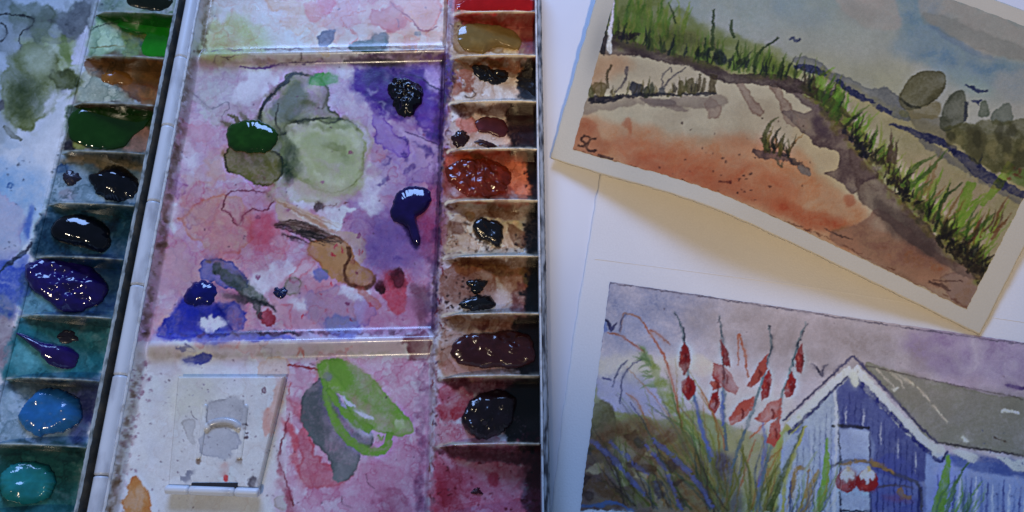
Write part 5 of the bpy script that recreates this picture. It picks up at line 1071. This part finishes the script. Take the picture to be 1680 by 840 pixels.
# hinge knuckles
def tube(name, a, b, r, mat, parent, n=28, m=60, cv=None, cap=.0004):
    a, b = np.array(a, float), np.array(b, float); ax = b - a; L = np.linalg.norm(ax); ax /= L
    u = np.cross(ax, (0, 0, 1.0)); u /= np.linalg.norm(u); v = np.cross(u, ax)
    th = np.linspace(0, 2 * math.pi, n, endpoint=False)
    ss = np.concatenate([[0, 0], np.linspace(cap, L - cap, m), [L, L]]); rr = np.concatenate([[.02 * r, r - cap], np.full(m, r), [r - cap, .02 * r]])
    V = a + ax * ss[:, None, None] + (np.cos(th)[:, None] * u + np.sin(th)[:, None] * v)[None] * rr[:, None, None]
    col = None
    if cv is not None: px, py = PX(V); col = cv.sample(px, py)
    return link(name, mesh_np(name, V, gridq(len(ss), n, True), col), mat, parent)
KN = [.1205, .1145, .0823, .0501, .0174, -.0159, -.0487, -.0820, -.1110]
for i in range(len(KN) - 1):
    tube('hinge_knuckle', (-.1343, KN[i + 1] + .00012, .0098), (-.1343, KN[i] - .00012, .0098), .0026 if i % 2 else .00268, M_BARREL, PAL)
tube('hinge_pin', (-.1343, KN[-1] - .001, .0098), (-.1343, KN[0] + .001, .0098), .0012, M_DARK, PAL)

# thumb flap in the lower well
c4 = [W(291, 617, .0100), W(466, 617, .0100), W(423, 801, .0086), W(275, 797, .0086)]
n = 190
s_, t_ = np.meshgrid(np.linspace(0, 1, n), np.linspace(0, 1, n))
def quad(s, t):
    return ((c4[0] * (1 - s[..., None]) + c4[1] * s[..., None]) * (1 - t[..., None]) + (c4[3] * (1 - s[..., None]) + c4[2] * s[..., None]) * t[..., None])
Pf = quad(s_, t_)
ed = np.minimum(np.minimum(s_, 1 - s_), np.minimum(t_, 1 - t_)) * .034
Pf[..., 2] -= .0006 * (1 - sst(0, .0008, ed)) ** 2 + .0002 * np.exp(-((s_ - .5) / .3) ** 4 - ((t_ - .5) / .3) ** 4)
ringb = lambda P, dz, gx: P + np.array([0, 0, 0])
Pb = np.empty((n + 2, n + 2, 3)); Pb[1:-1, 1:-1] = Pf
Pb[0, 1:-1] = Pf[0]; Pb[-1, 1:-1] = Pf[-1]; Pb[:, 0] = Pb[:, 1]; Pb[:, -1] = Pb[:, -2]
for sl in (np.s_[0, :], np.s_[-1, :], np.s_[:, 0], np.s_[:, -1]): Pb[sl][..., 2] = .0059
px, py = PX(Pb); fcol = A.sample(px, py)
flap = link('thumb_flap', mesh_np('thumb_flap', Pb, gridq(n + 2, n + 2), fcol), M_ENAMEL, PAL, label='white raised thumb flap with embossed arch and bars')
def zflap(py): return np.interp(py, [617, 800], [.0100, .0086])
def emboss(name, pts, r, parent, hr=.75):
    P = spline(pts, False, 2.0); m = len(P); C = np.array([W(a, b, zflap(b) - .0002) for a, b in P])
    Tn = np.gradient(C, axis=0); Tn /= np.linalg.norm(Tn, axis=1)[:, None]; Nn = np.cross(Tn, (0, 0, 1.0)); Nn /= np.linalg.norm(Nn, axis=1)[:, None]
    k = 13; th = np.linspace(0, math.pi, k); e = np.minimum(np.arange(m), np.arange(m)[::-1]) / 4.0; rr = r * np.sqrt(np.clip(1 - (1 - np.clip(e, 0, 1)) ** 2, .01, 1))
    V = C[None] + np.cos(th)[:, None, None] * Nn[None] * rr[None, :, None] + np.sin(th)[:, None, None] * np.array([0, 0, hr]) * rr[None, :, None]
    return grid_obj(name, V, M_ENAMEL, parent)
emboss('raised_bar', [(338, 662), (332, 708), (325, 756)], .0010, flap, .6)
emboss('raised_bar', [(404, 662), (398, 708), (392, 756)], .0010, flap, .6)
emboss('raised_arch', [(336, 708), (346, 696), (365, 691), (384, 694), (396, 706)], .0013, flap, .8)
zt = .0090
for xa, xb in ((272, 310), (311, 385), (386, 425)):
    tube('flap_knuckle', W(xa, 803 + (xa - 272) * .035, zt), W(xb, 803 + (xb - 272) * .035, zt), .00145, M_WHITE, flap, 20, 10)
q = W(314, 794, .0092), W(389, 796, .0092)
link('slot', box_mesh('slot', q[0][0], q[1][0], q[0][1] - .0012, q[0][1] + .0004, .0062, .00925, .0001), M_SLOT, flap)

# ------------------------------------------------------------------ paint in and on the palette (each its own thing)
def paint_mat(name, c, rough, var=1.6, bump=.25, bscale=300, coat=.2):
    bump *= .3
    base = np.clip(A.col(c) * .45, .002, .8); hi = np.clip(base * var + .002, 0, .8)
    return plain(name, tuple(map(float, base)), rough, .5, tuple(map(float, hi)), 260, (.45, .75), bump=bump, bscale=bscale, coat=coat, bdist=.0003)
def paint(label, pts, zf, h, c, rough=.12, lump=.25, seed=0, p=2.2, q=.8, bump=.25, var=1.6, closed_edge=1.0, group=None, nk=9, coat=.2):
    g = np.random.RandomState(seed + 7)
    O = spline(pts, True, 2.5); m = max(48, min(110, len(O))); idx = np.linspace(0, len(O), m, endpoint=False).astype(int); O = O[idx]
    k = np.fft.rfftfreq(m, 1.0 / m); ph = g.rand(len(k)) * 6.28; am = np.where((k > 2) & (k < m * .45), 1 / np.maximum(k, 1) ** .9, 0); wob = np.fft.irfft(am * np.exp(1j * ph), m); wob /= np.abs(wob).max() + 1e-9
    nrm = O - O.mean(0); O = O + nrm / np.hypot(*nrm.T)[:, None] * (wob * (1.6 + 5 * lump))[:, None] + g.uniform(-.4, .4, O.shape)
    c0 = O.mean(0); nr = 30; r = np.linspace(0.02, 1, nr) ** .8
    pp = c0 + (O - c0)[None] * r[:, None, None]
    P = WF(pp[..., 0], pp[..., 1], zf)
    size = np.ptp(P[-1, :, 0]) + 1e-6
    nz = blur(fbm(400, 400, nk * (9 if nk > 6 else 6), 3, seed + 50, .4), 5 if nk > 6 else (3 if nk > 4 else 2))
    ii = np.clip(((P[..., 0] - P[..., 0].min()) / size * 300), 0, 399).astype(int); jj = np.clip(((P[..., 1] - P[..., 1].min()) / size * 300), 0, 399).astype(int)
    dome = np.clip(1 - r ** p, 0, 1)[:, None] ** q
    P[..., 2] += .85 * h * dome * (1 - lump + 2 * lump * nz[jj, ii]) - .00025 * (r[:, None] ** 8)
    me = mesh_np('paint', P, gridq(nr, m, True))
    import bmesh
    bm = bmesh.new(); bm.from_mesh(me); bm.verts.ensure_lookup_table()
    f = bm.faces.new([bm.verts[i] for i in range(m)]); f.smooth = True
    bm.faces.new([bm.verts[(nr - 1) * m + i] for i in range(m)][::-1])
    bmesh.ops.recalc_face_normals(bm, faces=bm.faces); bm.to_mesh(me); bm.free()
    o = link('paint', me, paint_mat('paint_' + label.split(' paint')[0].replace(' ', '_'), c, rough, var, bump, coat=coat), None, label=label, category='paint')
    if group: o['group'] = group
    return o
# left column, from the green end to the turquoise end
paint('glossy blackish green paint pool in the pan beyond the bright green one', star(248, -2, 42, 20, 3, .1), z_lid, .0022, (24, 34, 22), .06, .05, 1)
paint('wet bright green paint film in its sloping pan', [(226, 32), (285, 36), (276, 86), (262, 94), (238, 92), (232, 78), (246, 66), (240, 56), (214, 50), (190, 40)], z_lid, .0009, (34, 168, 36), .04, .35, 2, 4, .5, .35, 1.3)
paint('small ochre brown paint lump in its tan stained pan', star(192, 128, 26, 13, 5, .2), z_lid, .0014, (168, 112, 50), .10, .3, 3)
paint('large pool of dark sap green paint filling its pan', [(111, 196), (130, 178), (190, 179), (246, 186), (240, 206), (222, 222), (205, 240), (170, 246), (138, 240), (114, 226)], z_lid, .0020, (26, 72, 10), .05, .04, 4, 3.5, .45, .04, 1.3)
paint('shiny navy black paint lump beside a small dried purple drop', [(146, 290), (160, 282), (178, 272), (205, 274), (222, 288), (228, 306), (216, 326), (192, 332), (166, 322), (150, 306)], z_lid, .0044, (12, 14, 30), .10, .32, 5)
paint('small dried dark purple paint drop in the navy pan', star(117, 292, 16, 12, 6, .12), z_lid, .0014, (44, 40, 62), .35, .15, 6, coat=.1)
paint('smooth glossy blue black paint bead in a teal stained pan', [(84, 376), (100, 358), (130, 352), (160, 358), (180, 378), (182, 402), (166, 414), (140, 408), (110, 402), (90, 392)], z_lid, .0052, (8, 10, 24), .05, .06, 7, 2.2, .55, .05)
paint('large ultramarine violet paint mound with wrinkled top', [(44, 432), (70, 424), (110, 426), (150, 438), (172, 458), (178, 478), (160, 500), (130, 512), (100, 510), (78, 494), (52, 474), (42, 450)], z_lid, .0042, (36, 22, 118), .10, .38, 8, 2.6, .5, .6, nk=6)
paint('tapering worm of violet paint in a light teal pan', [(26, 546), (40, 548), (66, 560), (95, 566), (118, 572), (131, 584), (126, 600), (108, 606), (82, 598), (60, 576), (40, 558)], z_lid, .0036, (46, 28, 116), .08, .2, 9, 2.2, .55, .2)
paint('thin dark plum paint patch beside the violet worm', star(110, 553, 20, 11, 10, .2), z_lid, .0006, (40, 34, 56), .3, .2, 10, coat=.1)
paint('soft mound of cobalt blue paint', [(32, 686), (44, 660), (62, 642), (92, 638), (120, 646), (135, 664), (132, 690), (112, 706), (90, 712), (66, 716), (44, 706)], z_lid, .0046, (46, 126, 214), .16, .28, 11, 2.6, .5, .2, 1.4, nk=8)
paint('soft mound of turquoise paint in the deep green pan', [(0, 790), (10, 768), (40, 758), (70, 760), (92, 780), (90, 804), (66, 824), (30, 828), (6, 814)], z_lid, .0040, (40, 152, 164), .14, .25, 12, 2.6, .5, .2, 1.4, nk=8)
# middle wells
paint('round glossy dark green paint drop on the olive puddle', [(371, 224), (378, 206), (400, 197), (425, 198), (444, 206), (456, 222), (452, 240), (436, 250), (408, 250), (380, 246)], z_tray, .0026, (28, 76, 10), .05, .04, 13, 3, .5, .04)
paint('craggy blackish violet paint lump on the violet wash', [(638, 140), (648, 128), (668, 130), (690, 140), (694, 156), (686, 180), (664, 192), (648, 180), (640, 160)], z_tray, .0034, (14, 12, 26), .12, .5, 14, 3, .6, .5, nk=6)
paint('glossy dark violet paint drop with a smeared tail', [(640, 348), (648, 322), (662, 308), (684, 304), (704, 312), (708, 330), (696, 348), (684, 362), (690, 396), (680, 400), (666, 374), (646, 362)], z_tray, .0028, (30, 16, 88), .06, .08, 15, 2.6, .55, .08)
paint('oval ultramarine paint drop at the edge of the blue wash', [(300, 486), (312, 468), (332, 460), (350, 464), (356, 480), (350, 496), (330, 502), (310, 500)], z_tray, .0022, (20, 22, 124), .08, .15, 16)
paint('tiny bead of indigo paint beside a grey ring', star(460, 480, 12, 10, 17, .1), z_tray, .0009, (26, 36, 96), .3, .1, 17, coat=.1)
# right column, from the red end to the crimson end
paint('wet scarlet paint film in the red pan', [(744, 12), (770, -4), (820, -20), (880, -20), (882, 14), (830, 19), (780, 18)], z_pan, .0012, (226, 26, 34), .05, .4, 18, 4, .5, .4, 1.2)
paint('olive brown paint swirl with a greyish skin', [(750, 62), (756, 44), (780, 38), (815, 42), (845, 52), (856, 70), (848, 82), (818, 78), (790, 86), (762, 84)], z_pan, .0022, (140, 120, 72), .12, .35, 19, 3, .5, .3, 1.4)
paint('lumpy black paint scrap on a pale grey pan', [(774, 110), (790, 104), (808, 112), (828, 116), (836, 128), (824, 138), (800, 136), (782, 128)], z_pan, .0018, (20, 17, 18), .2, .4, 20, nk=5)
paint('flaked black paint crust against the wall of the pale grey pan', [(846, 126), (862, 112), (878, 104), (880, 160), (866, 150), (852, 140)], z_pan, .0010, (26, 22, 25), .3, .4, 21)
paint('flat oval of dull maroon paint', [(778, 204), (788, 194), (810, 191), (828, 200), (834, 216), (824, 226), (806, 220), (786, 216)], z_pan, .0012, (88, 38, 48), .28, .1, 22, 5, .5, coat=.1)
paint('dark maroon paint bead at the inner end of its pan', star(755, 228, 15, 14, 23, .12), z_pan, .0020, (46, 22, 28), .12, .25, 23)
paint('thin sliver of maroon paint along its divider', [(778, 232), (788, 228), (806, 234), (818, 241), (800, 242), (784, 238)], z_pan, .0008, (56, 24, 32), .3, .1, 24, coat=.1)
paint('crackled glossy red brown paint covering its pan', [(732, 286), (742, 268), (768, 258), (800, 262), (828, 272), (842, 290), (830, 312), (800, 324), (766, 320), (744, 308)], z_pan, .0018, (110, 36, 18), .08, .7, 25, 4, .5, 1.2, 2.2, nk=4)
paint('angular black paint chip on a beige pan', [(776, 372), (784, 358), (804, 362), (826, 370), (824, 392), (816, 406), (800, 396), (786, 390)], z_pan, .0026, (22, 21, 28), .18, .25, 26, 4, .4)
paint('small cone shaped black paint dab above a black oval', [(764, 462), (782, 458), (800, 460), (796, 470), (788, 482), (776, 480)], z_pan, .0020, (20, 20, 24), .14, .3, 27)
paint('glossy black paint oval at the foot of its beige pan', [(752, 500), (764, 490), (790, 484), (810, 488), (812, 500), (798, 509), (770, 509)], z_pan, .0030, (18, 19, 25), .10, .25, 28)
paint('wide mound of dark chocolate maroon paint', [(740, 574), (748, 556), (772, 548), (810, 546), (850, 544), (874, 554), (876, 590), (850, 604), (820, 604), (790, 604), (762, 600), (746, 590)], z_pan, .0034, (70, 30, 36), .18, .35, 29, 3, .45, .5, 1.5, nk=6)
paint('dark aubergine paint mound in a crimson stained pan', [(756, 694), (768, 664), (790, 644), (826, 640), (846, 656), (842, 690), (824, 712), (796, 720), (770, 712)], z_pan, .0044, (34, 20, 30), .16, .35, 30, 3, .45, .3, 1.5, nk=7)
paint('tiny dried dark crimson paint fleck in the empty pink pan', star(782, 806, 8, 7, 31, .3), z_pan, .0008, (70, 18, 34), .35, .3, 31, coat=.1)

# ------------------------------------------------------------------ papers
def sheet_obj(name, fn, ns, nt, th, mat, parent, alb, tint=(1, 1, 1), seed=0, dirt=None):
    """closed sheet: upper face fn(s, t), lower face th below"""
    g = np.random.RandomState(seed)
    s, t = np.meshgrid(np.linspace(0, 1, ns), np.linspace(0, 1, nt)); U = fn(s, t); Lo = U - np.array([0, 0, th])
    wob = (fbm(nt, ns, 5, 2, seed) - .5) * .0005
    for sl in (np.s_[0, :], np.s_[-1, :]): U[sl][..., 1] += wob[sl]; Lo[sl][..., 1] += wob[sl]
    for sl in (np.s_[:, 0], np.s_[:, -1]): U[sl][..., 0] += wob[sl]; Lo[sl][..., 0] += wob[sl]
    V = np.concatenate([U.reshape(-1, 3), Lo.reshape(-1, 3)]); k = ns * nt; q1 = gridq(nt, ns); q2 = q1[:, ::-1] + k
    idx = np.arange(k).reshape(nt, ns); loop = np.concatenate([idx[0, :-1], idx[:-1, -1], idx[-1, :0:-1], idx[:0:-1, 0]])
    nx = np.roll(loop, -1); side = np.stack([loop, loop + k, nx + k, nx], -1)
    c = np.full((nt, ns, 3), alb) * np.array(tint); c *= (1 - .05 * fbm(nt, ns, 26, 3, seed + 3))[..., None]
    if dirt is not None: c = dirt(U, c)
    return link(name, mesh_np(name, V, np.concatenate([q1, q2, side]), np.concatenate([c.reshape(-1, 3), c.reshape(-1, 3) * .97])), mat, parent)
def border_jitter(s, t, ns, nt, a, seed):
    js = (fbm(nt, 1, 6, 3, seed)[:, :1] - .5), (fbm(nt, 1, 6, 3, seed + 1)[:, :1] - .5); jt = (fbm(1, ns, 6, 3, seed + 2)[:1] - .5), (fbm(1, ns, 6, 3, seed + 3)[:1] - .5)
    w0 = np.clip(1 - s * 40, 0, 1); w1 = np.clip(1 - (1 - s) * 40, 0, 1); v0 = np.clip(1 - t * 40, 0, 1); v1 = np.clip(1 - (1 - t) * 40, 0, 1)
    return s + a * (js[0] * w0 + js[1] * w1), t + a * 1.3 * (jt[0] * v0 + jt[1] * v1)
# dune painting: springs up along its lower edge
BL = W(903, 259, .003); BR = W(1608, 549, .0017); dv = (BR - BL)[:2]; L1 = np.linalg.norm(dv); dv = dv / L1; nv = np.array([-dv[1], dv[0]]); H1 = .1335
def p1(s, t, up=0.0):
    a_h = .137 + .009 * s; tt = t * a_h; a = -.168 * tt; b = L1 + .172 * tt; x = a + (b - a) * s
    prof = np.interp(s, np.linspace(0, 1, 101), PROF)
    z = .0012 + (prof - .0012) * (1 - .75 * sst(0, 1, t)) + .10 * (1 - .6 * s) * tt + up
    return np.stack([BL[0] + dv[0] * x + nv[0] * tt, BL[1] + dv[1] * x + nv[1] * tt, z], -1)
PROF = np.interp(np.linspace(0, 1, 101), [0, .06, .125, .23, .30, .365, .43, .565, .70, .82, .92, 1], [.0030, .0042, .0066, .0108, .0133, .0146, .0145, .0121, .0091, .0062, .0034, .0017])
k_ = np.array([1, 4, 6, 4, 1]) / 16.0
for _ in range(6): PROF[2:-2] = np.convolve(PROF, k_, 'valid')
E1 = empty('dune_painting', 'small watercolour of a grassy dune path with orange sand on white paper', 'painting', 'loose watercolour paintings')
def dirt1(U, c):
    px, py = PX(U); m = np.exp(-((px - 985 + (py - 60) * .25) / 16) ** 2 - ((py - 70) / 55) ** 2)
    return c * (1 - .28 * m[..., None] * np.array([1, .95, .85]))
sheet_obj('sheet', p1, 260, 200, .0005, M_SHEET, E1, 1.0, (.60, .555, .43), 3, dirt1)
ns, nt = 600, 440
s, t = np.meshgrid(np.linspace(0, 1, ns), np.linspace(0, 1, nt)); s, t = border_jitter(s, t, ns, nt, .0025, 60)
tt = .0066 / .141 + t * (1 - .0142 / .141); wd = L1 + .340 * tt * .141; ss = .0078 / wd + s * (1 - .0163 / wd)
grid_obj('painted_picture', p1(ss, tt, .00012), M_PIC, E1, B)
# hut painting
O2 = np.array([.0364, -.0108]); ux = np.array([.988, -.156]); uy = np.array([-.166, -.986])
def p2xy(a, b, z): return np.stack([O2[0] + ux[0] * a + uy[0] * b, O2[1] + ux[1] * a + uy[1] * b, z + 0 * a], -1)
def p2(s, t):
    b = .110 - t * (.110 + .058); bow = -.0016 * np.sin(np.clip((b + .058) / .168, 0, 1) * math.pi) * np.clip(1 - s * 6, 0, 1)
    a = -.0088 + s * .219 + bow
    return p2xy(a, b, .00075 + .0003 * (fbm(s.shape[0], s.shape[1], 60, 2, 9) - .5) * np.clip(1 - s * 0, 0, 1))
E2 = empty('beach_hut_painting', 'larger watercolour of a blue beach hut with red flowers on white paper', 'painting', 'loose watercolour paintings')
def dirt2(U, c): return c
sheet_obj('sheet', p2, 260, 200, .0006, M_SHEET, E2, .78, (1.0, .99, .97), 5, dirt2)
ns, nt = 640, 330
s, t = np.meshgrid(np.linspace(0, 1, ns), np.linspace(0, 1, nt)); s, t = border_jitter(s, t, ns, nt, .002, 70)
grid_obj('painted_picture', p2xy(s * .200, (1 - t) * .0990, .00105), M_PIC, E2, D)
def p2px(a, b): w = W(a, b, .00092); return w
cr = np.array([p2px(x, np.interp(x, [975, 1300, 1640, 1760], [424, 466, 522, 540])) for x in range(976, 1760, 8)])
V = np.stack([cr + (0, .00018, 0), cr + (0, 0, .00002), cr - (0, .00018, 0)], 0)
grid_obj('tape_crease', V, M_SHEET, E2, None, np.full((3, len(cr), 3), .80))
